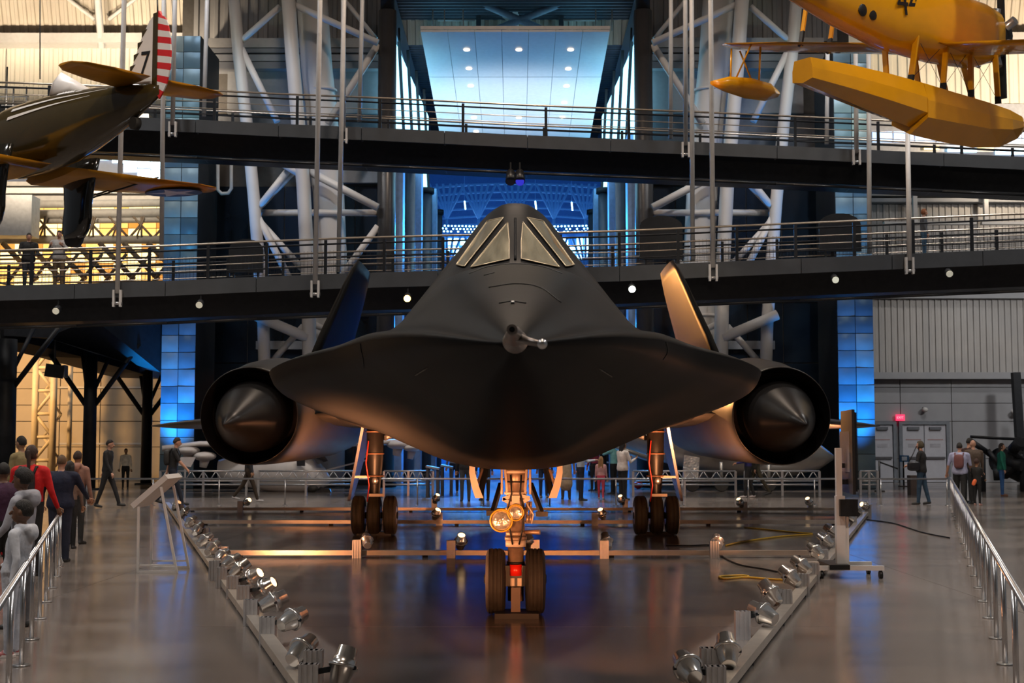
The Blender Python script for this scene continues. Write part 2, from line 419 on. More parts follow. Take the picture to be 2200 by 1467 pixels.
for py0, py1, m_ in ((438, 430, M_grey), (425, 412, M_corrug), (408, 398, M_grey)):
    struct(MB().bbox(XR0 - 1, XR1, DR - 0.5, DR, zy(py0, DR), zy(py1, DR)).build('trim_7', m_))
for px in (1964, 2117):
    struct(MB().bbox(P(px, 450, 57).x, P(px + 9, 450, 57).x, 57.1, 57.3, zy(480, 57), zy(415, 57)).build('trim_8', M_white))
struct(MB().bbox(P(1900, 470, 57).x, P(2098, 470, 57).x, 57, 57.3, zy(482, 57), zy(476, 57)).build('trim_9', M_white))
struct(MB().bbox(P(2110, 470, 57).x, P(2290, 470, 57).x, 57, 57.3, zy(482, 57), zy(476, 57)).build('trim_10', M_white))
wru = sempty('wall_right_upper', (20, DB, 15)); XRU = P(1815, 150, DB).x
for c in range(4):
    w = (34 - XRU) / 4
    corrug('wall_sheet', Vector((XRU + c * w, DB, zy(225, DB))), Vector((w, 0, 0)), Vector((0, 0, zy(100, DB) - zy(225, DB))), 0, 0.42, 0.07, M_brightc, wru, Vector((0, -1, 0)))
struct(MB().bbox(XRU, 45, DB - 0.3, DB, zy(398, DB), zy(330, DB)).build('trim_11', mat('navy_soffit', (0.03, 0.045, 0.08), 0.5)))
w3 = sempty('window_3', (20, DB, 13))
M_dayd = mat('daylight_dim', (0.5, 0.7, 1.0), 0.3, var=0, emit=(0.35, 0.55, 0.95), estr=1.0)
for k in range(8):
    MB().bbox(P(1872 + k * 46, 300, DB).x, P(1914 + k * 46, 300, DB).x, DB - .2, DB - .15, zy(308, DB), zy(285, DB)).build('pane', M_dayd, w3)
for a, b_, c, d, m_ in ((1980, 2012, 318, 326, M_amber2), (2030, 2060, 322, 330, M_day), (2062, 2092, 322, 331, M_day), (2093, 2128, 315, 324, M_amber2), (2132, 2200, 326, 336, M_day), (2205, 2260, 326, 336, M_day)):
    MB().bbox(P(a, 320, DB).x, P(b_, 320, DB).x, DB - .4, DB - .35, zy(d, DB), zy(c, DB)).build('pane', m_, w3)
struct(MB().bbox(XRU, 45, DB - 0.15, DB + .1, zy(330, DB), zy(225, DB)).build('trim_12', mat('grey_band2', (0.35, 0.36, 0.39), 0.6)))
# double doors and single door with exit sign
M_door = mat('door_paint', (0.46, 0.47, 0.52), 0.5, var=0.04)
def door(n, px0, px1, leaves):
    d = sempty('door_%d' % n, (P(px0, 1000, DR).x, DR - 0.05, 0)); x0, x1 = P(px0, 960, DR).x, P(px1, 960, DR).x; zt = zy(912, DR)
    fm = mat('door_frame_paint', (0.17, 0.19, 0.22), 0.5)
    for a, b_ in ((x0 - .14, x0), (x1, x1 + .14)): MB().bbox(a, b_, DR - 0.14, DR, 0, zt + .14).build('door_frame', fm, d)
    MB().bbox(x0, x1, DR - 0.14, DR, zt, zt + .14).build('door_frame', fm, d)
    for k in range(leaves):
        a = lerp(x0, x1, k / leaves) + .015; b_ = lerp(x0, x1, (k + 1) / leaves) - .015
        lf = MB().bbox(a, b_, DR - 0.07, DR, 0.02, zt).build('door_leaf', M_door, d)
        MB().bbox(a + .2, b_ - .2 if b_ - a > .8 else b_ - .1, DR - 0.16, DR - 0.07, zt - .22, zt - .1).build('door_closer', mat('closer', (0.12, 0.13, 0.15), .5), lf)
        MB().bbox(a + .05, b_ - .05, DR - 0.15, DR - 0.07, 0.98, 1.06).build('push_bar', mat('bar', (0.10, 0.10, 0.11), .4), lf)
        MB().bbox(a + .12, b_ - .12, DR - 0.08, DR - 0.07, 1.75, 1.79).build('notice', mat('notice_red', (0.35, 0.22, 0.22), .6), lf)
        MB().bbox(a + .22, b_ - .22, DR - 0.08, DR - 0.07, 1.45, 1.6).build('notice', mat('notice_grey', (0.36, 0.36, 0.40), .6), lf)
door(1, 1872, 1918, 1); door(2, 1938, 2032, 2)
ex = thing('exit_sign', 'glowing red exit sign above the white doors', 'sign', P(1932, 897, DR - .2))
MB().box(P(1934, 897, DR - .15), (0.36, 0.08, 0.26)).build('housing', mat('exit_red', (0.9, 0.05, 0.1), 0.4, var=0, emit=(1.0, 0.03, 0.10), estr=1.3), ex)
tm = text_mesh('EXIT', 0.14, 0.003); tm.materials.append(mat('exit_text', (1, .6, .6), .4, var=0, emit=(1.0, 0.25, 0.3), estr=1.4))
t_ = place('lettering', tm, ex, True); t_.location = (P(1934, 897, DR - .2) - P(1932, 897, DR - .2)) + Vector((0, -.0, 0)); t_.rotation_euler = (R(90), 0, 0)
cc = thing('security_camera', 'small white dome camera on the grey wall above the doors', 'camera', P(1985, 880, DR - .2))
MB().ell(P(1987, 880, DR - .2), (.13, .13, .1)).build('dome', M_white, cc); MB().tube(P(1983, 876, DR), P(1985, 880, DR - .2), .03).build('bracket', M_dark, cc)
cc = thing('security_camera', 'white camera fixed beside the dark post at the right edge', 'camera', P(2178, 884, DR - .2))
MB().ell(P(2180, 884, DR - .3), (.16, .16, .11)).build('dome', M_white, cc); MB().tube(P(2174, 884, DR), P(2180, 884, DR - .3), .04).build('bracket', M_dark, cc)
struct(MB().beam(P(2182, 800, 56), P(2196, 1035, 56), 0.3, 0.3).build('trim_13', M_dark))

# ---- tiled pillars, every tile an own steel plate
M_tiles = [mat('steel_tile_%s' % n, c, r_, metal=0.45, var=0.14, scale=1.1) for n, c, r_ in (('a', (0.30, 0.42, 0.50), .34), ('b', (0.22, 0.33, 0.42), .30), ('c', (0.36, 0.46, 0.50), .38), ('d', (0.15, 0.25, 0.34), .28))]
DP = 50.0
def pillar(n, pxa, pxb, ztop):
    e = sempty('wall_pillar_%d' % n, (P((pxa + pxb) / 2, 1040, DP).x, DP, 0)); x0, x1 = P(pxa, 940, DP).x, P(pxb, 940, DP).x
    MB().bbox(x0, x1, DP + 0.05, DP + 3.2, 0, ztop).build('pillar_core', mat('pillar_core', (0.02, 0.025, 0.03), .5), e)
    hh = 0.60; nr = int(ztop / hh)
    for j in range(nr):
        for i in range(2):
            xa = lerp(x0, x1, i / 2); xb = lerp(x0, x1, (i + 1) / 2); za = j * ztop / nr; zb = (j + 1) * ztop / nr
            tl = random.uniform(-.035, .035); tv = random.uniform(-.03, .03); cx, cz = (xa + xb) / 2, (za + zb) / 2; b = MB()
            n_ = 5; vs = []; fs = []       # slightly pillowed plate
            for a in range(n_):
                for c in range(n_):
                    u, v_ = a / (n_ - 1) * 2 - 1, c / (n_ - 1) * 2 - 1
                    x = cx + u * ((xb - xa) / 2 - .012); z = cz + v_ * ((zb - za) / 2 - .012)
                    vs.append((x, DP + 0.015 - 0.035 * (1 - u * u) * (1 - v_ * v_) - .01 + tl * u * .3 + tv * v_ * .3, z))
            for a in range(n_ - 1):
                for c in range(n_ - 1): q = a * n_ + c; fs.append((q, q + n_, q + n_ + 1, q + 1))
            b.add(vs, fs, 0, True); b.build('tile', random.choice(M_tiles), e, fix=False)
pillar(1, 343, 417, zy(76, DP)); pillar(2, 1803, 1881, zy(100, DP))

# ---- dark portal blocks either side of the passage
M_navy = mat('navy_glass_wall', (0.008, 0.018, 0.034), 0.22, var=0.3, scale=0.4, spec=0.6)
M_lightgrey = mat('light_grey_wall', (0.42, 0.43, 0.45), 0.6, var=0.05)
for sgn, nm in ((-1, 'wall_portal_left'), (1, 'wall_portal_right')):
    e = sempty(nm, (sgn * 9, 55, 0)); xin = abs(P(838, 600, 55).x); xout = abs(P(418, 600, 51.5).x)
    MB().bbox(sgn * xin, sgn * (xout + 1.5), 55.1, 55.4, 0, 20).build('backing', seam, e)
    cols = 6; zs = [0, 2.4, 4.8, 7.2, 9.6, 11.9]
    for i in range(cols):
        for j in range(len(zs) - 1):
            a = lerp(xin, xout + 1.5, i / cols); b_ = lerp(xin, xout + 1.5, (i + 1) / cols)
            MB().bbox(sgn * (a + .02), sgn * (b_ - .02), 55.0, 55.1, zs[j] + .02, zs[j + 1] - .02).build('glass_panel', M_navy, e)
    MB().bbox(sgn * xin, sgn * (abs(P(550, 700, 54.8).x)), 54.8, 55, zy(750, 54.8), zy(732, 54.8)).build('ledge', mat('dim_ledge', (.25, .26, .28), .6), e)
    MB().bbox(sgn * xin, sgn * abs(P(737, 300, 54.7).x), 54.7, 55, zy(392, 54.7), zy(350, 54.7)).build('panel', M_lightgrey, e)
    MB().bbox(sgn * xin, sgn * abs(P(487, 300, 54.7).x), 54.7, 55, zy(243, 54.7), zy(152, 54.7)).build('panel', M_lightgrey, e)
    MB().bbox(sgn * xin, sgn * (xout + .6), 54.9, 55, zy(330, 54.7), zy(243, 54.7)).build('panel', mat('shade_grey', (.14, .15, .17), .6), e)
    for p0, p1, m_ in ((151, 137, M_grey), (135, 121, M_lightgrey), (117, 108, M_grey), (106, 86, M_rib)):
        MB().bbox(sgn * xin, sgn * (xout + .3), 54.2, 55, zy(p0, 54.5), zy(p1, 54.5)).build('beam', m_, e)
    w = (xout + 1 - xin) / 2
    for c in range(2):
        x0 = xin + c * w
        corrug('wall_sheet', Vector((sgn * x0, 55, zy(90, 55))), Vector((sgn * w, 0, 0)), Vector((0, 0, 3.2)), 0, 0.4, 0.07, M_corrug, e, Vector((0, -1, 0)))
    # U-shaped pipe
    if sgn < 0:
        pp = [P(497, 340, 52), P(497, 405, 52), P(490, 415, 52), P(476, 416, 52), P(468, 408, 52), P(468, 345, 52)]
        tag(MB().path(pp, 0.07, 8).build('drain_pipe', M_white), 'white U-bent pipe hanging against the dark wall by the tiled pillar', 'pipe')

# ---- passage between the blocks: row of dark columns, side walls with daylight strips, deck roof
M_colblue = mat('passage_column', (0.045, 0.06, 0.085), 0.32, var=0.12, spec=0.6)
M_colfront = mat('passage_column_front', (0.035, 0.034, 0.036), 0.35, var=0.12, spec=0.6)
for sgn, side in ((-1, 'left'), (1, 'right')):
    grp = 'dark columns lining the blue passage'
    for k, (pc, wd, d) in enumerate([(829, 40, 52), (876, 32, 58), (913, 30, 64), (940, 20, 70)]):
        x = sgn * abs(P(pc, 600, d).x); r = wd / 2 * d / F
        c = thing('column', 'dark round column on the %s of the blue passage, %s from the bridge' % (side, ('first', 'second', 'third', 'fourth')[k]), 'column', (x, d, 0), group=grp)
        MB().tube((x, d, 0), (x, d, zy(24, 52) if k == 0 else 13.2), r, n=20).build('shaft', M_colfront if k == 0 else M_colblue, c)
        MB().tube((x, d, 0), (x, d, 0.25), r * 1.25, n=20).build('base_ring', M_dark, c)
        if k == 0: MB().tube((x, d, zy(24, 52)), (x, d, 21.5), r * .8, n=20).build('upper_shaft', M_dark, c)
        else: MB().tube((x, d, 13.2), (x, d, 13.45), r * 1.3, n=20).build('capital', M_dark, c)
    # white fins between columns, the blue light put into their base colour
    for k, (pa, d) in enumerate([(856, 55), (897, 61), (930, 67)]):
        x = sgn * abs(P(pa, 600, d).x)
        struct(MB().bbox(x - .16, x + .16, d, d + 1.0, 0, 14.0).build('trim_14', mat('bluelit_fin', (.24, .38, .62), .5)))
    e = sempty('wall_passage_' + side, (sgn * 4.8, 65, 0)); xs_ = sgn * 4.98
    MB().bbox(xs_, xs_ + sgn * .2, 54, 78, 0, 13.6).build('side_panel', mat('passage_wall', (0.05, 0.08, 0.13), .4), e)
    wv = sempty('window_%d' % (4 if sgn < 0 else 5), (xs_, 62, 15))
    for k in range(6):
        y0, y1 = 54.0 + k * 2.2 + .05, 54.0 + (k + 1) * 2.2 - .05; xa_, xb_ = sgn * lerp(4.8, 4.25, (y0 - 54) / 13.2), sgn * lerp(4.8, 4.25, (y1 - 54) / 13.2)
        MB().prism([Vector((xa_, y0, 13.7)), Vector((xb_, y1, 13.7)), Vector((xb_, y1, 17.6)), Vector((xa_, y0, 17.6))], (sgn * .05, 0, 0)).build('pane', mat('daylight_passage', (.5, .8, 1), .3, var=0, emit=(0.30, 0.75, 1.0), estr=2.6), wv)
    for k in range(4):   # slanting struts in front of the strip
        y0 = 54.5 + k * 3.2; xq = lambda yy: sgn * (lerp(4.8, 4.25, (yy - 54) / 13.2) - .1)
        MB().beam((xq(y0), y0, 18.2), (xq(y0 + 2.6), y0 + 2.6, 13.2), .12, .12).build('strut', M_dark, e)
    MB().bbox(xs_ - sgn * .3, xs_ + sgn * .2, 53, 78, 17.7, 19).build('header', mat('passage_header', (.10, .14, .20), .45), e)
# roof deck of the passage
rd = sempty('ceiling_passage', (0, 60, 20)); M_deck = mat('passage_deck', (0.05, 0.075, 0.10), .5)
corrug('deck_sheet', Vector((-5, 54.5, 20.2)), Vector((0, 24, 0)), Vector((10, 0, 0)), 0, .4, .1, M_deck, rd, Vector((0, 0, -1)))
MB().bbox(-5.2, 5.2, 78, 78.4, 17.2, 21).build('end_panel', mat('passage_end', (.02, .05, .09), .5), rd)
for a, b_ in (((1005, -5), (1185, 72)), ((1245, -8), (1045, 72))):
    MB().tube(P(a[0], a[1], 58), P(b_[0], b_[1], 58), .16, n=8).build('cross_brace', mat('brace_blue', (.18, .24, .32), .5), rd)
for px in (1028, 1206): MB().bbox(P(px - 5, 40, 59).x, P(px + 5, 40, 59).x, 59, 59.4, zy(72, 59), zy(10, 59)).build('hanger', M_fascia, rd)
for a, b_ in ((940, 1020), (1210, 1280)): MB().tube(P(a, 43, 57.5), P(b_, 43, 57.5), .05, n=6).build('pipe', M_latg, rd)
for px in (930, 955, 995, 1280, 1315): MB().tube(P(px, 66, 56), P(px, 20, 56), .03, n=5).build('rod', M_latg, rd)
# suspended white ceiling with recessed lamps
sc = thing('suspended_ceiling', 'large white suspended ceiling panel glowing blue over the passage', 'ceiling panel', (0, 62, 17))
M_cp = mat('ceiling_panel', (0.72, 0.72, 0.72), 0.35, var=0.04)
A0 = (3.62, 52.0, zy(68, 52)); A1 = (3.62, 73.0, zy(375, 73))
def cp(u, v, dz=0): return Vector((lerp(-A0[0], A0[0], u), lerp(A0[1], A1[1], v), lerp(A0[2], A1[2], v) + dz))
for i in range(7):
    for j in range(4):
        e_ = .0012; u0, u1, v0, v1 = i / 7 + e_, (i + 1) / 7 - e_, j / 4 + e_, (j + 1) / 4 - e_
        MB().add([cp(u0, v0), cp(u1, v0), cp(u1, v1), cp(u0, v1), cp(u0, v0, .08), cp(u1, v0, .08), cp(u1, v1, .08), cp(u0, v1, .08)], [(0, 3, 2, 1), (4, 5, 6, 7), (0, 1, 5, 4), (1, 2, 6, 5), (2, 3, 7, 6), (3, 0, 4, 7)]).build('ceiling_tile', M_cp, sc)
MB().loft([[cp(u, v, .09), cp(u, v, .22)] for u, v in ((0, 0), (1, 0), (1, 1), (0, 1), (0, 0))], closed=False, caps=False, smooth=False).build('edge_frame', M_white, sc)
M_lampw = mat('downlight_glow', (1, .85, .65), .3, var=0, emit=(1.0, 0.78, 0.55), estr=3.0)
for px, py in ((1001, 106), (1115, 106), (1228, 106), (1006, 146), (1223, 147), (1010, 184), (1219, 184), (1214, 220), (1017, 252), (1115, 252), (1210, 252), (1022, 282)):
    t = interp([(68, 0), (375, 1)], py)
    # solve for the panel point under this pixel
    best = min(((lambda q: (q - P(px, py, q.y)).length)(cp(.5 + (px - 1107) / F * lerp(52, 73, v) / 7.24, v)), v) for v in [i / 400 for i in range(401)])[1]
    c = cp(.5 + (px - 1107) / F * lerp(52, 73, best) / 7.24, best, -.02)
    MB().tube(c + Vector((0, 0, -.02)), c + Vector((0, 0, .05)), .12, n=12).build('downlight', M_lampw, sc)

# ---- far blue hall
DF = 112.0
fh = sempty('wall_far', (0, DF, 0))
MB().bbox(-22, 22, DF, DF + .5, 0, 40).build('far_backing', mat('far_navy_glow', (0.03, 0.09, 0.25), .6, emit=(0.003, 0.018, 0.08), estr=1.0), fh)  # faint emission imitates blue light falling on the wall
w6 = sempty('window_6', (0, DF, 17)); M_far = mat('far_daylight', (.5, .8, 1), .3, var=0, emit=(0.25, 0.66, 1.0), estr=14.0)
xs0, xs1 = P(925, 540, DF).x, P(1300, 540, DF).x
for i in range(24):
    for j in range(4):
        a = lerp(xs0, xs1, i / 24); b_ = lerp(xs0, xs1, (i + 1) / 24); za = lerp(zy(582, DF), zy(511, DF), j / 4); zb = lerp(zy(582, DF), zy(511, DF), (j + 1) / 4)
        if random.random() < .93: MB().bbox(a + .07, b_ - .07, DF - .2, DF - .1, za + .07, zb - .07).build('pane', M_far, w6)
M_tr = mat('far_truss_glow', (.03, .07, .18), .5, emit=(0.01, 0.06, 0.22), estr=.8)  # trusses given a glow in place of the hall's blue light
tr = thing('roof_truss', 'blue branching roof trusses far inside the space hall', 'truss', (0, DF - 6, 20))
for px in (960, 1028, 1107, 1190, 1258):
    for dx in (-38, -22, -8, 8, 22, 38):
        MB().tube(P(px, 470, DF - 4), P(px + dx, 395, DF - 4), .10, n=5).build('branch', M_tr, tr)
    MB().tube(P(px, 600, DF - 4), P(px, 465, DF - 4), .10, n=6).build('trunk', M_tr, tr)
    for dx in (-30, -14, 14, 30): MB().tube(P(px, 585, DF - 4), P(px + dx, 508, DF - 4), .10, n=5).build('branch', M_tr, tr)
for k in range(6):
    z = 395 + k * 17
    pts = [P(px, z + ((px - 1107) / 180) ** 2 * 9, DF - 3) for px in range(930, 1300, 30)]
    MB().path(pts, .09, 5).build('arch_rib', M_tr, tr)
fl_ = sempty('window_7', (0, DF - 5, 21))  # rows of small light points, not glazing
for row, py in enumerate((487, 493, 499)):
    for k in range(44):
        px = 948 + k * 7.6 + row * 3
        if random.random() < .75: MB().box(P(px, py + ((px - 1107) / 180) ** 2 * -3, DF - 5), (.12, .05, .10)).build('pane', M_far, fl_)
for px, py in ((998, 441), (1150, 441), (1228, 443)):
    hl = thing('hanging_lamp', 'thin bright hanging lamp in the blue hall, %s' % {998: 'left of the cockpit', 1150: 'just right of the cockpit', 1228: 'farthest right'}[px], 'lamp', P(px, py, 95), group='hanging lamps in the blue hall')
    MB().beam(P(px, py - 9, 95), P(px + 2, py + 9, 95), .09, .09).build('tube', M_far, hl); qq = P(px, py - 9, 95); MB().tube(qq, Vector((qq.x, 95, 30.0)), .02, n=5).build('cord', M_tr, hl)
for sgn in (-1, 1):
    struct(MB().bbox(sgn * 22, sgn * 22.4, 78, DF, 0, 40).build('wall_far_%s' % ('left' if sgn < 0 else 'right'), mat('far_side', (.02, .06, .14), .6)))
struct(MB().bbox(-22, 22, 78, DF, 30, 30.4).build('ceiling_far', mat('far_side', (.02, .06, .14), .6)))

# ---- white tube trusses in front of the portal blocks
M_tubew = mat('white_tube', (0.66, 0.64, 0.62), 0.42, var=0.05, scale=1.0)
def wtruss(side, mir):
    X = (lambda px: 2 * 1107 - px) if mir else (lambda px: px)
    D0 = 51.5
    cl = thing('truss_column', 'white tubular truss legs and braces %s of the passage' % side, 'truss', (P(X(640), 900, D0).x, D0, 0))
    def chain(pts, r, nm, d=D0):
        MB().path([P(X(a), b, d) for a, b in pts], r, 14).build(nm, M_tubew, cl)
    chain([(500, -40), (513, 120), (530, 265), (545, 420), (556, 560), (566, 700), (574, 1040)], .17 * 1.35, 'leg')
    chain([(617, -40), (628, 120), (640, 260), (652, 400), (660, 560), (664, 700), (668, 1040)], .21 * 1.25, 'leg', D0 - .3)
    chain([(668, -40), (680, 140), (693, 260), (706, 420), (712, 560), (708, 760), (706, 1040)], .60, 'main_column', D0 + 1.2)
    MB().tube(P(X(710), 676, D0 + 1.2), P(X(710), 682, D0 + 1.2), .63, n=20).build('collar', M_tubew, cl)
    MB().tube(P(X(690), 193, D0 + 1.2), P(X(690), 198, D0 + 1.2), .62, n=20).build('collar', M_tubew, cl)
    for a, b_, r, d in [((514, 92), (602, 14), .12, 0), ((514, 95), (596, 262), .13, 0), ((622, 6), (812, 92), .13, -.2), ((812, 96), (704, 266), .14, .4),
                        ((740, 0), (808, 84), .09, 1.0), ((550, 452), (622, 362), .13, 0), ((552, 450), (642, 356), .13, .3), ((608, 352), (648, 376), .14, -.3), ((652, 362), (812, 446), .15, 0),
                        ((552, 457), (812, 457), .13, .6), ((552, 462), (620, 595), .13, 0), ((560, 478), (648, 576), .13, .4), ((812, 486), (733, 594), .13, .4),
                        ((544, 676), (662, 726), .20, -.4), ((652, 700), (586, 775), .12, .3), ((660, 690), (775, 742), .12, .3), ((668, 660), (686, 640), .1, .3)]:
        MB().tube(P(X(a[0]), a[1], D0 + d), P(X(b_[0]), b_[1], D0 + d), r, n=10).build('brace', M_tubew, cl)
wtruss('left', False); wtruss('right', True)

# ---- footbridges
def bridge(nm, label, d0, wdt, zt, fas, deep, post_dx, rail_h, joints, hang, mesh):
    e = thing(nm, label, 'footbridge', (0, d0, 0)); X0, X1 = -18.5, 18.5
    xs = [X0]; 
    while xs[-1] < X1 - .01: xs.append(xs[-1] + joints)
    for a, b_ in zip(xs, xs[1:]):
        za, zb = zt(a), zt(b_)
        for y, nm2 in ((d0, 'fascia_plate'), (d0 + wdt, 'fascia_plate')):
            MB().add([(a + .01, y, za), (b_ - .01, y, zb), (b_ - .01, y, zb - fas), (a + .01, y, za - fas), (a + .01, y + .06, za), (b_ - .01, y + .06, zb), (b_ - .01, y + .06, zb - fas), (a + .01, y + .06, za - fas)],
                     [(0, 3, 2, 1), (4, 5, 6, 7), (0, 1, 5, 4), (3, 7, 6, 2), (0, 4, 7, 3), (1, 2, 6, 5)]).build(nm2, M_fascia, e)
        dk = MB().add([(a, d0 + .06, za - .05), (b_, d0 + .06, zb - .05), (b_, d0 + wdt, zb - .05), (a, d0 + wdt, za - .05), (a, d0 + .06, za - .2), (b_, d0 + .06, zb - .2), (b_, d0 + wdt, zb - .2), (a, d0 + wdt, za - .2)],
                 [(0, 1, 2, 3), (4, 7, 6, 5), (0, 4, 5, 1), (1, 5, 6, 2), (2, 6, 7, 3), (3, 7, 4, 0)]).build('deck', M_dark, e)
        rb = MB().add([(a - .03, d0 + .1, za - .2), (a + .03, d0 + .1, za - .2), (a + .03, d0 + .5, za - fas - .05), (a + .03, d0 + 1.0, za - deep), (a - .03, d0 + 1.0, za - deep), (a - .03, d0 + .5, za - fas - .05),
                     (a - .03, d0 + wdt, za - .2), (a + .03, d0 + wdt, za - .2), (a + .03, d0 + wdt - 1, za - deep), (a - .03, d0 + wdt - 1, za - deep)], [(0, 5, 4, 9, 6), (1, 7, 8, 3, 2), (0, 1, 2, 5), (5, 2, 3, 4), (4, 3, 8, 9)]).build('rib', M_fascia, e)
        # keel trough
        k = MB().loft([[Vector((x, d0 + .35, zt(x) - fas * .8)), Vector((x, d0 + .8, zt(x) - deep)), Vector((x, d0 + wdt - .8, zt(x) - deep)), Vector((x, d0 + wdt - .35, zt(x) - fas * .8))] for x in (a, b_)], smooth=False).build('keel', M_dark, e)
        MB().tube((a, d0 + .3, za - deep - .18), (b_, d0 + .3, zb - deep - .18), .05, n=6).build('conduit', M_black, e)
    hr = mat('handrail_metal', (0.55, 0.48, 0.40), .3, metal=.8, var=.05)
    for y in (d0 + .05, d0 + wdt - .05):
        MB().path([(x, y, zt(x) + rail_h) for x in xs], .032, 8).build('handrail', hr, e)
        for f in (.85, .62, .40, .22):
            MB().path([(x, y, zt(x) + rail_h * f) for x in xs], .016 if f != .85 else .03, 6).build('mid_rail', M_dark if f in (.85, .22) else hr, e)
        x = X0 + .6
        while x < X1:
            MB().box((x, y, zt(x) + rail_h / 2 - .15), (.09, .06, rail_h + .2)).build('post', M_dark, e); x += post_dx
        if mesh:
            w = MB(); x = X0
            while x < X1: w.box((x, y, zt(x) + rail_h * .36), (.007, .006, rail_h * .62)); x += .11
            for f in (.1, .2, .3, .4, .5, .6):
                for a, b_ in zip(xs, xs[1:]): w.beam((a, y, zt(a) + rail_h * f), (b_, y, zt(b_) + rail_h * f), .006, .007)
            o = w.build('wire_mesh', M_dark, e); o['kind'] = 'stuff'
    return e
D1 = 41.0; D2 = 44.5
tab1 = [(P(px, py, D1).x, P(px, py, D1).z) for px, py in ((-250, 616), (0, 614), (340, 604), (700, 588), (1000, 580), (1280, 574), (1530, 563), (1900, 547), (2450, 524))]
tab2 = [(P(px, py, D2).x, P(px, py, D2).z) for px, py in ((-250, 232), (360, 254), (600, 266), (850, 276), (1100, 289), (1500, 305), (2200, 337), (2450, 347))]
bridge('footbridge', 'lower dark steel footbridge crossing behind the black jet', D1, 3.0, lambda x: interp(tab1, x), .45, 1.05, 1.75, 1.06, 2.7, None, True)
bridge('footbridge', 'upper dark steel footbridge crossing under the roof', D2, 3.0, lambda x: interp(tab2, x), .42, 1.02, 2.7, 1.0, 2.7, None, False)
# hanger rods of the bridges, each with a clevis
rods = [(268, -20, 252, 630, D1, 'lower', 'left of the tiled pillar'), (350, -20, 347, 560, D1 + 3, 'lower', 'at the tiled pillar edge'), (690, -20, 677, 610, D1, 'lower', 'before the left white column'), (742, -20, 727, 585, D1 + 3, 'lower', 'right of the left white column'),
        (1527, -20, 1532, 575, D1, 'lower', 'left of the right white column'), (1487, -20, 1488, 560, D1 + 3, 'lower', 'second from the passage on the right'), (1950, 285, 1954, 560, D1, 'lower', 'under the yellow float'), (1866, 90, 1868, 545, D1 + 3, 'lower', 'right of the right tiled pillar'),
        (376, -20, 371, 268, D2, 'upper', 'beside the striped rudder'), (447, -20, 438, 250, D2 + 3, 'upper', 'right of the tiled pillar'), (735, -20, 738, 282, D2, 'upper', 'between two longer rods'), (781, -20, 772, 262, D2 + 3, 'upper', 'next to the dark column'),
        (1474, -20, 1473, 312, D2, 'upper', 'right of the passage'), (1443, -20, 1441, 298, D2 + 3, 'upper', 'nearest the passage on the right'), (1838, 95, 1840, 328, D2, 'upper', 'before the right tiled pillar'), (1778, 95, 1776, 310, D2 + 3, 'upper', 'left of the right tiled pillar')]
for a, y0, b_, y1, d, wh, lab in rods:
    t = P(a, y0, d - .1); q = P(b_, y1, d - .1); x = (q.x)
    r = thing('hanger_rod', 'white hanger rod of the %s footbridge %s' % (wh, lab), 'rod', (x, d - .1, q.z), group='hanger rods of the footbridges')
    top = Vector((t.x, d - .1, 19.5)) if y0 < 50 else t
    MB().tube(top, q, .075, n=10).build('rod', M_white, r)
    if d in (D1, D2):
        MB().box(q + Vector((-.1, 0, -.15)), (.06, .12, .5)).build('clevis_plate', M_white, r); MB().box(q + Vector((.1, 0, -.15)), (.06, .12, .5)).build('clevis_plate', M_white, r)
        MB().tube(q + Vector((-.15, 0, -.3)), q + Vector((.15, 0, -.3)), .05).build('pin', M_steel, r)
# spot lamps fixed under the lower bridge, stage lamp under the upper
for k, (px, py, on, nm) in enumerate([(120, 668, .12, 'below the two men'), (428, 655, .12, 'right of the blue tiles'), (875, 641, 7, 'glowing orange left of the cockpit'), (1358, 621, 6, 'glowing right of the cockpit'), (1470, 616, 6, 'glowing beside the right fin'), (1795, 601, .25, 'near the right tiled pillar'), (2040, 588, .12, 'toward the right end')]):
    p = P(px, py, D1 - .15); l = thing('spot_lamp', 'small spot lamp under the lower footbridge, ' + nm, 'lamp', p, group='spot lamps under the lower footbridge')
    colr = (1.0, .5, .12) if px == 875 else (1.0, .72, .35) if px == 1470 else (0.9, .95, .8)
    MB().tube(p + Vector((0, .25, .12)), p + Vector((0, .0, 0)), .10, .12).build('can', M_dark, l)
    MB().tube(p + Vector((0, 0, 0)), p + Vector((0, -.02, -.01)), .10).build('lens', mat('spot_lens_%d' % k, (1, .9, .7), .3, var=0, emit=colr, estr=on * 1.6), l)
    MB().beam(p + Vector((0, .2, .12)), p + Vector((0, .25, .5)), .04, .04).build('yoke', M_dark, l)
lamp('bridge_spot', 'SPOT', P(875, 643, D1 - .6), 15000, (1.0, .42, .12), (3.5, 30.5, 4.3), .1, 36, .6)
st = thing('stage_lamp', 'black twin stage lamp hanging under the upper footbridge', 'lamp', P(1107, 375, D2))
for dx, col_ in ((-10, None), (10, (0.05, .05, .9))):
    q = P(1107 + dx, 385, D2 - .1)
    MB().tube(q + Vector((0, .1, .25)), q + Vector((0, -.25, -.12)), .13, .17).build('can', M_black, st)
    MB().tube(q + Vector((0, -.25, -.12)), q + Vector((0, -.27, -.13)), .14).build('lens', mat('stage_lens%d' % dx, (.05, .05, .1), .1, emit=col_ or (0, 0, 0), estr=.5 if col_ else 0), st)
    MB().beam(q + Vector((0, 0, .2)), q + Vector((0, 0, .55)), .05, .05).build('yoke', M_black, st)
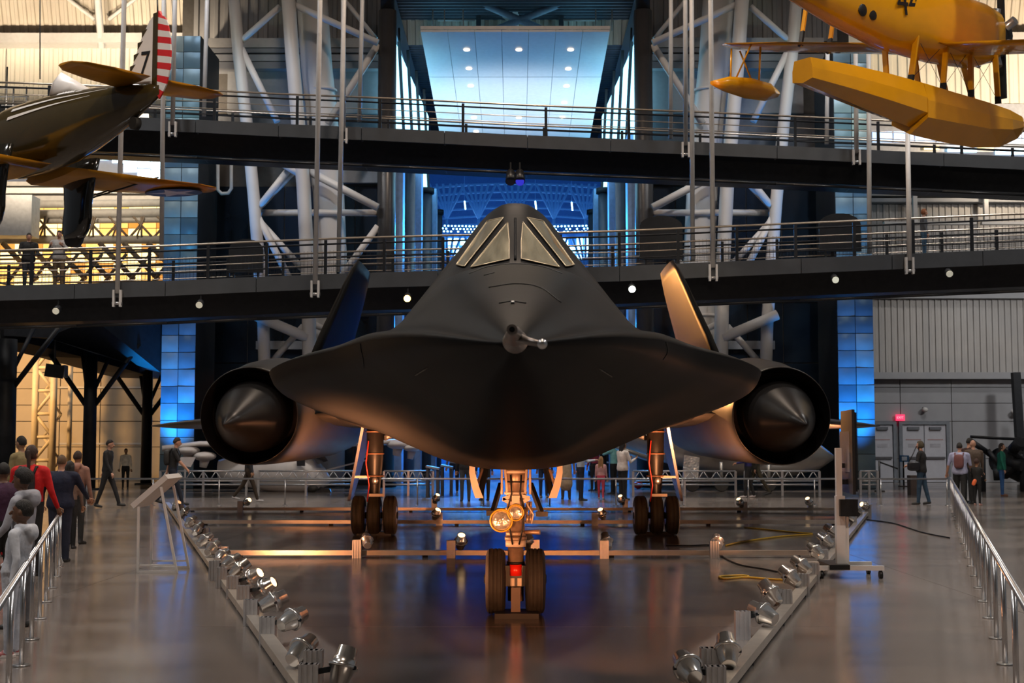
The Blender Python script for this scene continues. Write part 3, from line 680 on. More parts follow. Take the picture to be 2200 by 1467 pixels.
# rounded dark display panels on the far side of the lower bridge
for px, py, w_, nm in ((528, 545, 62, 'left'), (1420, 495, 78, 'middle'), (1805, 490, 75, 'right')):
    d = D1 + 2.7; p = P(px, py, d); hw = w_ * .5 * d / F * 1.2; zb = interp(tab1, p.x) + .5; zt_ = P(px, py - 32, d).z
    pl = thing('arched_board', 'dark arched display panel on the lower footbridge, %s one' % nm, 'display', (p.x, d, zb), group='arched panels on the footbridge')
    poly = [Vector((p.x - hw, d, zb)), Vector((p.x + hw, d, zb))] + [Vector((p.x + hw * math.cos(R(a)) , d, lerp(zt_ - .35, zt_, math.sin(R(a))))) for a in range(0, 181, 20)]
    MB().prism(poly, (0, .12, 0)).build('board', M_dark, pl)
    for s in (-1, 1): MB().box((p.x + s * hw * .7, d + .06, zb - .3), (.06, .06, .8)).build('leg', M_dark, pl)

# ---- mezzanine ramp and its tree columns at the lower left
mz = thing('mezzanine_ramp', 'dark ramp deck carried on branching columns at the left', 'ramp', P(150, 780, 52))
rp = [(46, 690, 740), (49, 700, 765), (52, 715, 790), (56, 740, 812), (59, 760, 820)]
pts0 = [P(-120, 650, 46.5), P(60, 690, 47.5), P(190, 725, 50), P(300, 760, 54), P(345, 775, 57)]
for a, b_ in zip(pts0, pts0[1:]):
    MB().add([a, b_, b_ + Vector((-1.5, -1.2, 0)), a + Vector((-1.5, -1.2, 0)), a + Vector((0, 0, -.75)), b_ + Vector((0, 0, -.75)), b_ + Vector((-1.5, -1.2, -.75)), a + Vector((-1.5, -1.2, -.75))],
             [(0, 1, 2, 3), (4, 7, 6, 5), (0, 4, 5, 1), (2, 6, 7, 3), (1, 5, 6, 2), (0, 3, 7, 4)]).build('deck_section', M_dark, mz)
    MB().add([a + Vector((0, 0, .05)), b_ + Vector((0, 0, .05)), b_ + Vector((0, -.1, .05)), a + Vector((0, -.1, .05)), a + Vector((0, 0, .5)), b_ + Vector((0, 0, .5)), b_ + Vector((0, -.1, .5)), a + Vector((0, -.1, .5))],
             [(0, 1, 2, 3), (4, 7, 6, 5), (0, 4, 5, 1), (2, 6, 7, 3), (1, 5, 6, 2), (0, 3, 7, 4)]).build('parapet', M_fascia, mz)
    for t in (.2, .5, .8):
        q = a.lerp(b_, t); MB().tube(q, q + Vector((0, 0, 1.1)), .03, n=5).build('post', M_dark, mz)
    MB().tube(a + Vector((0, 0, 1.1)), b_ + Vector((0, 0, 1.1)), .04, n=6).build('handrail', M_latg, mz)
struct(MB().prism([P(-150, 700, 47), P(200, 684, 47), P(345, 684, 50), P(345, 800, 50), P(320, 795, 50), P(200, 758, 47), P(100, 725, 47), P(-150, 715, 47)], (0, 6.5, 0)).build('ceiling_mezzanine', M_dark))
for k, (px, d, r, py_t, nm) in enumerate([(8, 45, .36, 735, 'nearest'), (191, 49, .24, 770, 'middle'), (314, 55, .22, 800, 'farthest')]):
    b0 = P(px, 1000, d); x, y = b0.x, d; zt_ = P(px, py_t, d).z; zs = zt_ - (1.15 if k else 1.0)
    c = thing('tree_column', 'dark branching steel column under the left ramp, %s of three' % nm, 'column', (x, y, 0), group='branching columns')
    MB().tube((x, y, 0), (x, y, zt_ + .1), r, r * .9, n=16).build('trunk', M_dark, c)
    for s in (-1, 1):
        MB().tube((x + s * r * .5, y, zs - .55), (x + s * 1.7, y, zt_ + .5), .09, n=8).build('branch', M_dark, c)
        MB().tube((x + s * r * .5, y, zs), (x + s * .62, y + .8, zt_ + .6), .07, n=8).build('branch', M_dark, c)
    MB().box((x, y, .03), (r * 3.2, r * 3.2, .06)).build('base_plate', M_dark, c)
# pale lattice tower
M_lt = mat('cream_lattice', (0.66, 0.58, 0.44), .5, var=.05)
lt = thing('lattice_tower', 'cream painted lattice tower against the left wall', 'tower', G(95, 1030))
d = 56; xa, xb = P(75, 900, d).x, P(114, 900, d).x; zt_ = P(95, 740, d).z
for x in (xa, xb): MB().tube((x, d, 0), (x, d, zt_), .14, n=12).build('chord', M_lt, lt)
for x in (xa + .1, xb + .15): MB().tube((x + .2, d + 1.0, 0), (x + .2, d + 1.0, zt_), .10, n=10).build('chord', M_lt, lt)
nb = 6
for j in range(nb):
    za, zb = zt_ * j / nb, zt_ * (j + 1) / nb
    MB().tube((xa, d, za), (xb, d, za), .07, n=8).build('rung', M_lt, lt)
    MB().tube((xa if j % 2 else xb, d, za), (xb if j % 2 else xa, d, zb), .07, n=8).build('diagonal', M_lt, lt)
    MB().tube((xa if j % 2 == 0 else xb, d + 1, za), (xb if j % 2 == 0 else xa, d + 1, zb), .05, n=8).build('diagonal', M_lt, lt)
mn = thing('hanging_monitor', 'black monitor hanging from the left ramp', 'monitor', P(117, 795, 48)); q = P(117, 797, 48)
MB().box(q, (.62, .12, .45), Matrix.Rotation(R(8), 3, 'Y')).build('screen', M_black, mn); MB().box(q + Vector((.3, .2, 0)), (.1, .35, .42)).build('housing', M_latg, mn); MB().tube(q + Vector((0, 0, .2)), q + Vector((0, 0, 1.9)), .03).build('pole', M_black, mn)
# ================================================================== THE BLACK JET
M_jet = mat('jet_black', (0.0060, 0.0058, 0.0058), 0.5, var=0.25, scale=1.6, spec=0.04, bump=0.02, bscale=1.2)
M_jet2 = mat('jet_black_matt', (0.012, 0.012, 0.013), 0.62, var=0.2, scale=2, spec=0.1)
M_sheen = mat('jet_black_sheen', (0.018, 0.017, 0.0165), 0.38, var=0.3, scale=1.2, spec=0.16, bump=.05, bscale=.9)
M_pit = mat('intake_black', (0.004, 0.004, 0.005), 0.8, var=0, spec=0.1)
jet = thing('reconnaissance_jet', 'large matt black twin-engine jet aircraft standing on its landing gear, nose toward the viewer', 'aircraft', (0, 13.74, 0))
tw = [(6.05, .05), (6.25, .17), (6.6, .34), (7, .5), (8, .80), (9, 1.04), (10, 1.31), (11, 1.66), (12, 2.02), (12.8, 2.27), (14, 2.42), (17, 2.5), (21, 2.55), (23, 3.0), (28, 2.9), (34, 2.2), (38, .5)]
tzc = [(6.05, 2.105), (6.6, 2.17), (7, 2.21), (8, 2.275), (9, 2.32), (10, 2.345), (11, 2.36), (12, 2.36), (12.8, 2.33), (15, 2.25), (20, 2.12), (40, 2.12)]
tzt = [(6.05, 2.13), (6.3, 2.22), (7, 2.40), (8, 2.60), (9, 2.79), (10, 2.965), (10.35, 3.03), (10.8, 3.32), (11.3, 3.60), (11.8, 3.715), (12.6, 3.70), (15, 3.45), (18, 3.2), (22, 3.0), (30, 2.8), (38, 2.3)]
tzb = [(6.05, 2.08), (6.3, 2.02), (7, 1.90), (8, 1.78), (9, 1.675), (10, 1.58), (11, 1.505), (12, 1.455), (13, 1.42), (16, 1.42), (22, 1.45), (30, 1.7), (38, 2.05)]
tb = [(6.05, .05), (6.4, .18), (7, .35), (8, .56), (9, .71), (10, .84), (11, .93), (12, .97), (14, 1.0), (30, 1.0), (38, .4)]
bellA = [(0, 1), (.25, .97), (.5, .87), (.65, .74), (.8, .55), (.9, .40), (1.0, .26), (1.15, .12), (1.35, .05), (1.6, .01), (3, 0)]
bellB = [(0, 1), (.07, .997), (.15, .975), (.27, .905), (.4, .785), (.5, .685), (.61, .585), (.73, .47), (.855, .345), (.94, .255), (1.02, .17), (1.15, .09), (1.35, .04), (1.7, .01), (3, 0)]
low = [(0, 1), (.11, .99), (.2, .955), (.295, .894), (.39, .79), (.485, .68), (.58, .567), (.656, .49), (.77, .385), (.88, .27), (.955, .17), (.985, .09), (1.0, 0)]
def half_section(d):
    w, zc, zt, zb, b = (sinterp(t, d) for t in (tw, tzc, tzt, tzb, tb))
    k = min(1, max(0, (d - 10.2) / .9)); pts = []
    for i in range(33):
        u = 1 - (1 - i / 32) ** 1.0; x = w * u; t = x / b
        be = lerp(sinterp(bellA, t), sinterp(bellB, t), k)
        e = min(1, max(0, (1 - u) / .06)) ** .5            # close to the chine edge
        pts.append((x * 1.0, zc + (zt - zc) * be * e + .035 * min(1, w) * e * (1 - (1 - u))))
    for i in range(1, 29):
        u = math.cos(math.pi / 2 * i / 28); pts.append((w * u, zc - (zc - zb) * sinterp(low, u)))
    return pts
sts = [6.05, 6.1, 6.18, 6.3, 6.45, 6.6, 6.8] + [7 + .2 * i for i in range(16)] + [10.2, 10.3, 10.4] + [10.5 + .1 * i for i in range(16)] + [12.2 + .3 * i for i in range(20)] + [18.5 + i for i in range(20)]
sts = sorted(set(round(s, 3) for s in sts if s <= 38))
rings = []
for d in sts:
    h = half_section(d)
    rings.append([Vector((x, d, z)) for x, z in h] + [Vector((-x, d, z)) for x, z in h[-2:0:-1]])
hull = MB().loft(rings).build('fuselage', M_jet, jet)
HB = BVHTree.FromPolygons([tuple(v.co) for v in hull.data.vertices], [tuple(p.vertices) for p in hull.data.polygons])
def onhull(px, py, off=.012):
    h = HB.ray_cast(CPOS, ray(px, py).normalized())
    if h[0] is None: return P(px, py, 11)
    n = h[1] if h[1].dot(ray(px, py)) < 0 else -h[1]
    return h[0] + n * off
M_glass = mat('gold_glass_streaks', (0.62, 0.56, 0.40), 0.10, metal=0.85, var=0.45, scale=1.6, stretch=(5, 1, 1))  # gold tint, plus stretched streaks in the colour imitating roof reflections
M_wframe = mat('window_frame_tan', (0.30, 0.23, 0.14), 0.35, metal=.5)
def pane(q, nm, lab):
    n = 10; vs = []; fs = []
    for i in range(n + 1):
        for j in range(n + 1):
            u, v = i / n, j / n
            a = [lerp(q[0][k], q[1][k], u) for k in (0, 1)]; b = [lerp(q[3][k], q[2][k], u) for k in (0, 1)]
            vs.append(onhull(lerp(a[0], b[0], v), lerp(a[1], b[1], v)))
    for i in range(n):
        for j in range(n): o = i * (n + 1) + j; fs.append((o, o + 1, o + n + 2, o + n + 1))
    m = MB(); m.add(vs, fs, 0, True); o = m.build(nm, M_glass, jet, fix=False); o['label'] = lab
    ed = [vs[i * (n + 1)] for i in range(n + 1)] + [vs[n * (n + 1) + j] for j in range(1, n + 1)] + [vs[i * (n + 1) + n] for i in range(n - 1, -1, -1)] + [vs[j] for j in range(n - 1, -1, -1)]
    ed = [p for k, p in enumerate(ed) if k == 0 or (p - ed[k - 1]).length > 1e-4]
    MB().path(ed, .006, 5).build('pane_frame', M_wframe, o)
for s in (0, 1):
    X = (lambda x: x) if s == 0 else (lambda x: 2214 - x)
    sd = 'left' if s == 0 else 'right'
    pane([(X(1013), 577), (X(1091), 480), (X(1094), 520), (X(1094), 559)], 'windshield_pane', 'gold tinted triangular windshield pane, %s of the centre post' % sd)
    pane([(X(982), 571), (X(1049), 477), (X(1082), 470), (X(999), 575)], 'side_window', 'gold tinted %s cockpit side window' % sd)
MB().path([onhull(1107, y, .004) for y in range(470, 566, 8)], .010, 8).build('centre_post', M_jet, jet)
sl = mat('seam_line', (0.006, 0.006, 0.006), .7, var=0)
for pts in ([(1008, 588), (1050, 573), (1107, 567), (1164, 573), (1208, 588)], [(1050, 618), (1107, 610), (1160, 618), (1205, 650)], [(1072, 652), (1100, 648), (1130, 652)], [(775, 738), (776, 750), (780, 768), (782, 790)], [(1430, 735), (1434, 748), (1432, 760), (1424, 772)], [(1040, 592), (1062, 586)]):
    q = []
    tx_ = [(k_, p_[0]) for k_, p_ in enumerate(pts)]; ty_ = [(k_, p_[1]) for k_, p_ in enumerate(pts)]
    q = [onhull(sinterp(tx_, t / 8), sinterp(ty_, t / 8), .003) for t in range(8 * (len(pts) - 1) + 1)]
    MB().path(q, .003, 4).build('panel_seam', sl, jet)
for pts in ([(893, 805), (918, 790)], [(1286, 790), (1314, 808)]):
    MB().path([onhull(lerp(pts[0][0], pts[1][0], t / 5), lerp(pts[0][1], pts[1][1], t / 5), .004) for t in range(6)], .004, 4).build('scribe_line', mat('scribe', (.10, .09, .07), .6), jet)
MB().path([onhull(1098, 652, .006), onhull(1105, 652, .006)], .008, 5).build('drain_fitting', M_steel, jet)
# pitot boom
M_pt = mat('probe_metal', (0.20, 0.18, 0.17), 0.35, metal=.8, var=.15, scale=8)
pb = MB().rings([((0, 6.25, 2.13), .050), ((-.003, 5.9, 2.125), .042), ((-.005, 5.5, 2.11), .030), ((-.01, 5.25, 2.100), .021), ((-.012, 5.15, 2.097), .020)], 20).build('pitot_boom', M_pt, jet)
MB().rings([((-.012, 5.152, 2.097), .011), ((-.012, 5.145, 2.097), .011)], 12).build('pitot_opening', M_pit, pb)
MB().ell((0, 6.02, 2.115), (.056, .16, .052)).build('probe_fairing', M_pt, pb)
MB().rings([(P(1112, 725, 5.55), .020), (P(1135, 733, 5.5), .016), (P(1162, 739, 5.4), .013)], 10).build('side_probe', M_pt, pb); MB().ell(P(1165, 739, 5.4), .020).build('probe_tip', M_steel, pb)
# nacelles with intake spikes
for s, sd in ((-1, 'left'), (1, 'right')):
    x = 4.18 * s; N = 48
    nc = MB().rings([((x, 22.6, 2.10), .70), ((x, 22.05, 2.09), .735), ((x, 21.8, 2.085), .755), ((x, 21.85, 2.09), .775), ((x, 22.3, 2.11), .80), ((x, 23.2, 2.17), .87), ((x, 24.6, 2.24), .93), ((x, 27, 2.26), .94), ((x, 30, 2.24), .88), ((x, 32.5, 2.2), .74), ((x, 34, 2.2), .60)], N, ax=(0, 1, 0), caps=False)
    nc = nc.build('engine_nacelle', M_sheen, jet)
    MB().rings([((x, 22.6, 2.10), .70), ((x, 23.2, 2.12), .55)], N, ax=(0, 1, 0)).build('intake_duct', M_pit, nc)
    MB().rings([((x, 21.79, 2.085), .757), ((x, 21.92, 2.09), .738), ((x, 22.4, 2.1), .70)], N, ax=(0, 1, 0), caps=False).build('intake_lip', M_pit, nc)
    MB().rings([((x, 19.95, 1.925), .012), ((x, 20.5, 1.965), .16), ((x, 21.1, 2.01), .34), ((x, 21.6, 2.05), .485), ((x, 22.0, 2.08), .565), ((x, 22.6, 2.10), .57), ((x, 23.2, 2.12), .5)], N, ax=(0, 1, 0)).build('intake_spike', mat('spike_black', (0.010, 0.0095, 0.0095), .36, var=.15, spec=.15), nc)
    # inner wing with blended fairing, outer wing
    def wing(pts, nm):
        # pts: list of (x, yLE, yTE, z, thick)
        rg = []
        for (xx, yl, yt, zz, th) in pts:
            prof = [(0, 0), (.06, .45), (.2, .85), (.45, 1), (.75, .6), (1, .02), (.75, -.55), (.45, -.9), (.2, -.8), (.06, -.42)]
            rg.append([Vector((s * xx, lerp(yl, yt, a), zz + b_ * th / 2)) for a, b_ in prof])
        return MB().loft(rg).build(nm, M_sheen, jet)
    wing([(1.6, 20.5, 35.5, 2.12, .55), (2.5, 21.6, 35.2, 2.12, .36), (3.3, 23.0, 34.8, 2.14, .40), (4.2, 24.5, 34.5, 2.18, .6)], 'inner_wing')
    wing([(4.2, 24.6, 34.6, 2.15, .5), (5.2, 25.8, 34.4, 2.10, .34), (6.5, 28.2, 33.9, 2.07, .26), (7.8, 30.8, 33.4, 2.05, .15), (8.47, 32.3, 33.1, 2.05, .04)], 'outer_wing')
    # canted fin: root on the nacelle, tip nearer the centre line
    def finpt(yl, yt, zz, xx, th):
        return [Vector((s * (xx + th * b_), lerp(yl, yt, a), zz)) for a, b_ in ((0, 0), (.15, .7), (.5, 1), (.85, .6), (1, 0), (.85, -.6), (.5, -1), (.15, -.7))]
    fr = [finpt(26.0, 32.4, 2.6, 4.14, .10), finpt(26.9, 32.2, 3.8, 3.80, .08), finpt(28.0, 31.9, 4.9, 3.48, .06), finpt(28.4, 31.7, 5.25, 3.38, .05), finpt(29.0, 31.5, 5.5, 3.31, .03)]
    MB().loft(fr).build('tail_fin', mat('fin_black', (0.0075, 0.007, 0.0065), .45, var=.3, scale=2.2, spec=.03), jet)
# landing gear
def tyre(c, r, w, mi_grooves=4, side=1):
    m = MB(); pr = [(-.5, .62), (-.5, .80), (-.44, .92), (-.36, .975)]
    for g in range(mi_grooves):
        u = -.30 + g * .6 / (mi_grooves - 1); pr += [(u - .035, 1.0), (u - .018, .975), (u + .018, .975), (u + .035, 1.0)]
    pr += [(.36, .975), (.44, .92), (.5, .80), (.5, .62)]
    m.rings([(Vector(c) + Vector((a * w, 0, 0)), b_ * r) for a, b_ in pr], 40, ax=(1, 0, 0)); return m
D = 13.74
M_gear = mat('gear_bronze', (0.42, 0.30, 0.22), .38, metal=.55, var=.2, scale=12)
M_pale = mat('gear_door_inner', (0.62, 0.52, 0.42), .5, var=.1, scale=5)
ng = MB().tube(P(1108, 1060, D), P(1108, 990, D), .103, n=28).build('nose_gear', M_gear, jet)
for nm_, y0_, y1_, r_, m_ in (('piston', 1290, 1176, .078, M_gear), ('piston_sleeve', 1212, 1206, .088, M_dark), ('gland_nut', 1174, 1160, .100, M_pale), ('lower_collar', 1160, 1152, .108, M_gear), ('lower_collar', 1151, 1140, .098, M_gear), ('cylinder', 1142, 1058, .088, M_gear), ('collar', 1096, 1090, .100, M_pale), ('collar', 1062, 1056, .112, M_pale), ('band', 1036, 1033, .108, M_dark), ('band', 1016, 1010, .112, M_pale)):
    MB().tube(P(1108, y0_, D), P(1108, y1_, D), r_, n=28).build(nm_, m_, ng)
for a_, b2_ in ((-.05, 1), (.055, 1)):
    MB().path([P(1108, 1020, D - .11) + Vector((a_, 0, 0)), P(1108, 1060, D - .125) + Vector((a_ * .8, 0, 0)), P(1108, 1090, D - .12) + Vector((a_ * 1.5, 0, 0)), P(1108, 1135, D - .11) + Vector((a_ * 1.2, 0, 0)), P(1108, 1170, D - .115) + Vector((a_ * .6, 0, 0))], .008, 6).build('hydraulic_line', M_dark, ng)
wr_ = .3175
for px, sd in ((1065, 'l'), (1150, 'r')):
    q = P(px, 1244, D); q.z = wr_ + .002
    t = tyre(q, wr_ * 1.0, .19).build('tyre', M_rubber, ng)
    MB().rings([(q + Vector((-.10, 0, 0)), .15), (q + Vector((-.06, 0, 0)), .19), (q + Vector((.06, 0, 0)), .19), (q + Vector((.10, 0, 0)), .15)], 24, ax=(1, 0, 0)).build('wheel_hub', M_dark, t)
MB().tube(P(1040, 1244, D) , P(1174, 1244, D), .045, n=14).build('axle', M_dark, ng)
MB().tube(P(1108, 1236, D - .08), P(1108, 1212, D - .08), .062, n=20).build('red_band', mat('red_paint', (.75, .02, .01), .3, var=.05), ng)
for px in (1101, 1116): MB().box(P(px, 1250, D - .09), (.04, .03, .075)).build('tow_lug', M_pale, ng)
MB().box(P(1108, 1236, D - .04), (.24, .12, .2)).build('fork', M_black, ng)
for (px, py, r) in ((1077, 1118, .108), (1108, 1101, .078)):
    q = P(px, py, D - .16)
    l = MB().rings([(q + Vector((0, .16, 0)), r * .35), (q + Vector((0, .06, 0)), r * .9), (q, r)], 28, ax=(0, 1, 0)).build('landing_light', M_steel, ng)
    MB().rings([(q + Vector((0, .012, 0)), r * 1.03), (q + Vector((0, -.02, 0)), r * 1.06), (q + Vector((0, -.025, 0)), r * .93), (q + Vector((0, .0, 0)), r * .92)], 28, ax=(0, 1, 0), caps=False).build('yellow_rim', mat('rim_yellow', (.75, .42, .02), .35), l)
    MB().ell(q, (r * .92, .03, r * .92), 24, 12).build('lamp_glass', mat('lamp_glass', (.75, .68, .60), .08, metal=.7, var=.5, scale=18, bump=.2, bscale=30), l)
for a, b_, r in (((1084, 1000), (1091, 1068), .014), ((1132, 1000), (1127, 1068), .014), ((1078, 1002), (1078, 1062), .012), ((1139, 1002), (1139, 1062), .012)):
    MB().tube(P(*a, D - .06), P(*b_, D - .06), r, n=8).build('side_rod', M_pale, ng)
for a, b_ in (((1080, 1072), (1108, 1062)), ((1108, 1062), (1138, 1070)), ((1080, 1072), (1104, 1084)), ((1112, 1084), (1138, 1070))):
    MB().beam(P(*a, D - .1), P(*b_, D - .1), .03, .035).build('torque_arm', M_pale, ng)
MB().box(P(1108, 1074, D - .12), (.075, .05, .09)).build('clevis', M_pale, ng)
for a, b_ in (((1076, 1040), (1058, 1102)), ((1140, 1040), (1164, 1104))):
    MB().beam(P(*a, D + .5), P(*b_, D + .25), .04, .05).build('drag_brace', M_black, ng); MB().box(P(b_[0], b_[1], D + .22), (.12, .05, .05)).build('brace_foot', M_black, ng)
for k in range(9):
    q = P(1124 + (k % 3) * 8, 1086 + (k // 3) * 15, D - .06)
    MB().tube(q + Vector((0, 0, -.03)), q + Vector((.01 * (k % 2), 0, .04)), .014 + .005 * (k % 2), n=8).build('valve', M_gear, ng)
MB().path([P(1128, 1075, D - .09), P(1136, 1090, D - .12), P(1146, 1105, D - .1), P(1142, 1125, D - .09)], .008, 6).build('hose', M_pale, ng)
MB().path([P(1118, 1072, D - .11), P(1122, 1092, D - .13), P(1128, 1112, D - .1)], .007, 6).build('hose', M_gear, ng)
MB().tube(P(1128, 1143, D - .03), P(1160, 1143, D - .08), .018, .024).build('steering_lug', M_gear, ng)
for s, sd in ((-1, 'left'), (1, 'right')):
    X = lambda px: px if s < 0 else 2217 - px
    rg = [[P(X(a), py, d_) for d_ in (D - .35, D + 1.1)] + [P(X(a) + s * -.4 * w_, py, d_) for d_ in (D + 1.1, D - .35)] for a, w_, py in ((1009, 26, 990), (1008, 32, 1015), (1013, 40, 1045), (1021, 44, 1070))]
    MB().loft(rg, smooth=False).build('gear_door', M_pale, jet)
    MB().beam(P(X(1036), 1008, D), P(X(1026), 1040, D + .2), .02, .02).build('door_link', M_gear, jet)
    MB().beam(P(X(1044), 1002, D + .3), P(X(1032), 1062, D + .6), .05, .06).build('door_brace', M_dark, jet)
js = thing('wheel_stand', 'dark steel support stand under the nose gear axle', 'stand', P(1108, 1328, 13.5)); q = P(1108, 1320, 13.55)
MB().bbox(q.x - .20, q.x + .22, 13.35, 13.75, 0, .05).build('base', M_dark, js); MB().bbox(q.x - .045, q.x + .045, 13.5, 13.6, .05, .28).build('upright', mat('stand_brown', (.09, .055, .04), .5), js)
# main gear
D = 25.3; M_gd = mat('gear_dark', (0.010, 0.009, 0.009), .4, var=.2, spec=.3)
for s, sd in ((-1, 'left'), (1, 'right')):
    xg = s * 2.55; base = MB().rings([((xg, D, .35), .09), ((xg, D, .8), .10), ((xg, D + .02, 1.35), .15), ((xg, D + .05, 2.15), .16)], 18).build('main_gear', M_gd, jet)
    for k in (-1, 0, 1):
        q = Vector((xg + k * .285, D, .352)); t = tyre(q, .35, .23, 3).build('tyre', mat('tyre_main', (.035, .029, .018), .6, var=.2, scale=10), base)
        MB().rings([(q + Vector((-.118, 0, 0)), .16), (q + Vector((-.08, 0, 0)), .22), (q + Vector((.08, 0, 0)), .22), (q + Vector((.118, 0, 0)), .16)], 20, ax=(1, 0, 0)).build('wheel_hub', M_steel, t)
    MB().tube((xg - .42, D, .352), (xg + .42, D, .352), .06).build('axle', M_gd, base)
    MB().box((xg, D - .02, .03), (.62, .2, .06)).build('jack_foot', M_dark, base)
    for z in (1.05, 1.45, 1.85): MB().tube((xg, D - .01, z), (xg, D - .01, z + .025), .172).build('band', mat('band_brown', (.12, .06, .035), .4), base)
    MB().ell((xg + .02, D - .16, .98), (.06, .04, .07)).build('lamp', M_steel, base)
    MB().box((xg + .05, D - .12, .72), (.28, .05, .05)).build('link', M_pale, base)
    MB().path([(xg - .1, D - .17, 1.7), (xg - .14, D - .2, 1.3), (xg - .08, D - .2, .9), (xg - .12, D - .16, .6)], .012, 6).build('brake_line', mat('line_red', (.5, .03, .02), .4), base)
    # outboard door hanging at a slant
    po = [Vector((xg + s * .12, D - .5, 2.1)), Vector((xg + s * .12, D + 1.2, 2.1)), Vector((xg + s * .5, D + 1.0, .62)), Vector((xg + s * .42, D - .2, .62))]
    MB().prism(po, (s * .05, 0, 0)).build('gear_door', mat('door_black', (.05, .05, .07), .25, var=.2, spec=.6), jet)
    MB().beam((xg + s * .35, D - .25, 1.05), (xg, D, 1.05), .04, .04).build('door_link', M_pale, jet)
    MB().tube((xg - s * .15, D + .3, 1.75), (xg - s * .85, D + 1.3, 2.05), .05).build('side_brace', M_steel, jet)
# ================================================================== HANGING PROPELLER FIGHTER (upper left)
M_olive = mat('olive_gloss', (0.050, 0.036, 0.012), 0.16, var=.15, scale=1.5, spec=.4, coat=.25)
M_yel = mat('ochre_wing', (0.55, 0.24, 0.01), 0.3, var=.15, scale=1.2)
M_wht = mat('white_trim', (0.72, 0.71, 0.70), .45, var=.03); M_redp = mat('stripe_red', (.62, .02, .025), .45, var=.04)
TP = P(341, 196, 25.0)
ft = thing('hanging_fighter', 'olive and ochre propeller fighter with striped rudder hanging at the upper left', 'aircraft', TP, R(138))
def L(name, mb, m, par=ft): return mb.build(name, m, par, True)
def fus(st, n=28):
    return [[Vector((x, math.cos(2 * math.pi * k / n) * ry, zc + math.sin(2 * math.pi * k / n) * rz)) for k in range(n)] for x, zc, ry, rz in st]
ST = [(-.05, .02, .05, .10), (.25, .0, .11, .20), (.7, -.04, .20, .31), (1.4, -.10, .33, .46), (2.2, -.16, .45, .59), (3.0, -.20, .54, .70), (4.0, -.22, .60, .76), (5.0, -.22, .62, .76), (5.8, -.22, .62, .66)]
fuse = L('fuselage', MB().loft(fus(ST)), M_olive)
def fpt(x, a, off=.012):
    zc = sinterp([(s[0], s[1]) for s in ST], x); ry = sinterp([(s[0], s[2]) for s in ST], x); rz = sinterp([(s[0], s[3]) for s in ST], x)
    return Vector((x, math.cos(R(a)) * (ry + off), zc + math.sin(R(a)) * (rz + off)))
def strip(x0, x1, a0, a1, w0, w1, n=14):
    vs = []; fs = []
    for i in range(n + 1):
        t = i / n; x = lerp(x0, x1, t); a = lerp(a0, a1, t); w = lerp(w0, w1, t); vs += [fpt(x, a - w), fpt(x, a + w)]
    for i in range(n): fs.append((2 * i, 2 * i + 1, 2 * i + 3, 2 * i + 2))
    return MB().add(vs, fs, 0, True)
L('stripe', strip(1.35, 4.5, 46, 40, .3, 3.0), M_wht, fuse); L('stripe', strip(1.8, 4.5, 33, 24, .3, 3.0), M_wht, fuse)
for k in range(5): L('emblem_feather', strip(2.55 + k * .09, 2.62 + k * .09, 62, 74 - k * 1.5, 1.4, 1.4, 4), M_wht, fuse)
L('emblem_body', strip(2.5, 3.05, 60, 58, 2.2, 3.2, 6), M_wht, fuse)
L('headrest_fairing', MB().loft([[Vector((x, y * w, z0 + (zt - z0) * zz)) for y, zz in ((-1, 0), (-.7, .6), (0, 1), (.7, .6), (1, 0))] for x, w, z0, zt in ((2.3, .03, .38, .42), (2.9, .15, .45, .72), (3.45, .22, .48, .98), (3.55, .2, .48, .9))]), M_wht)
# fin and striped rudder
th = .045
fin = [(.16, .12), (.16, 1.42), (.28, 1.36), (.55, 1.05), (.85, .55), (1.05, .15)]
L('tail_fin', MB().prism([Vector((x, -th, z)) for x, z in fin], (0, 2 * th, 0)), M_wht)
for z in (1.12, .92, .72, .52, .33): # dark saw teeth on the leading edge
    x = interp([(.15, 1.05), (.55, .85), (1.05, .55), (1.36, .28)], z) - .01
    L('saw_tooth', MB().prism([Vector((x + .03, -th - .006, z + .09)), Vector((x + .03, -th - .006, z - .04)), Vector((x - .14, -th - .006, z + .1))], (0, 2 * th + .012, 0)), M_olive)
L('rudder_post', MB().box((.08, 0, .72), (.14, .10, 1.5)), M_olive)
rud = [(0.0, 1.44), (-.12, 1.42), (-.24, 1.30), (-.34, 1.02), (-.38, .70), (-.36, .40), (-.26, .12), (-.10, -.06), (0, -.12)]
rt = sorted([(z, x) for x, z in rud[1:-1]] + [(-.13, -.02), (1.45, -.02)])
for k in range(13):
    za, zb = lerp(-.12, 1.44, k / 13), lerp(-.12, 1.44, (k + 1) / 13); sl_ = .06
    pl = [Vector((0.01, -.035, za + sl_)), Vector((0.01, -.035, zb + sl_)), Vector((interp(rt, zb), -.012, zb - sl_ * .5)), Vector((interp(rt, (za + zb) / 2), -.012, (za + zb) / 2 - sl_ * .5)), Vector((interp(rt, za), -.012, za - sl_ * .5))]
    L('rudder_stripe', MB().add(pl + [Vector((p.x, -p.y, p.z)) for p in pl], [(0, 1, 2, 3, 4), (9, 8, 7, 6, 5)] + [(i, 5 + i, 5 + (i + 1) % 5, (i + 1) % 5) for i in range(5)]), M_redp if k % 2 == 0 else M_wht)
L('antenna', MB().tube((.08, 0, 1.45), (.1, 0, 1.75), .015), M_black)
tm = text_mesh('7', .64, .004); tm.materials.append(M_black); t7 = place('number_seven', tm, ft, True); t7.matrix_local = Matrix(((-1, 0, 0, .40), (0, 0, 1, th + .008), (0, 1, 0, .56), (0, 0, 0, 1))) @ Matrix.Rotation(R(-6), 4, 'Z')
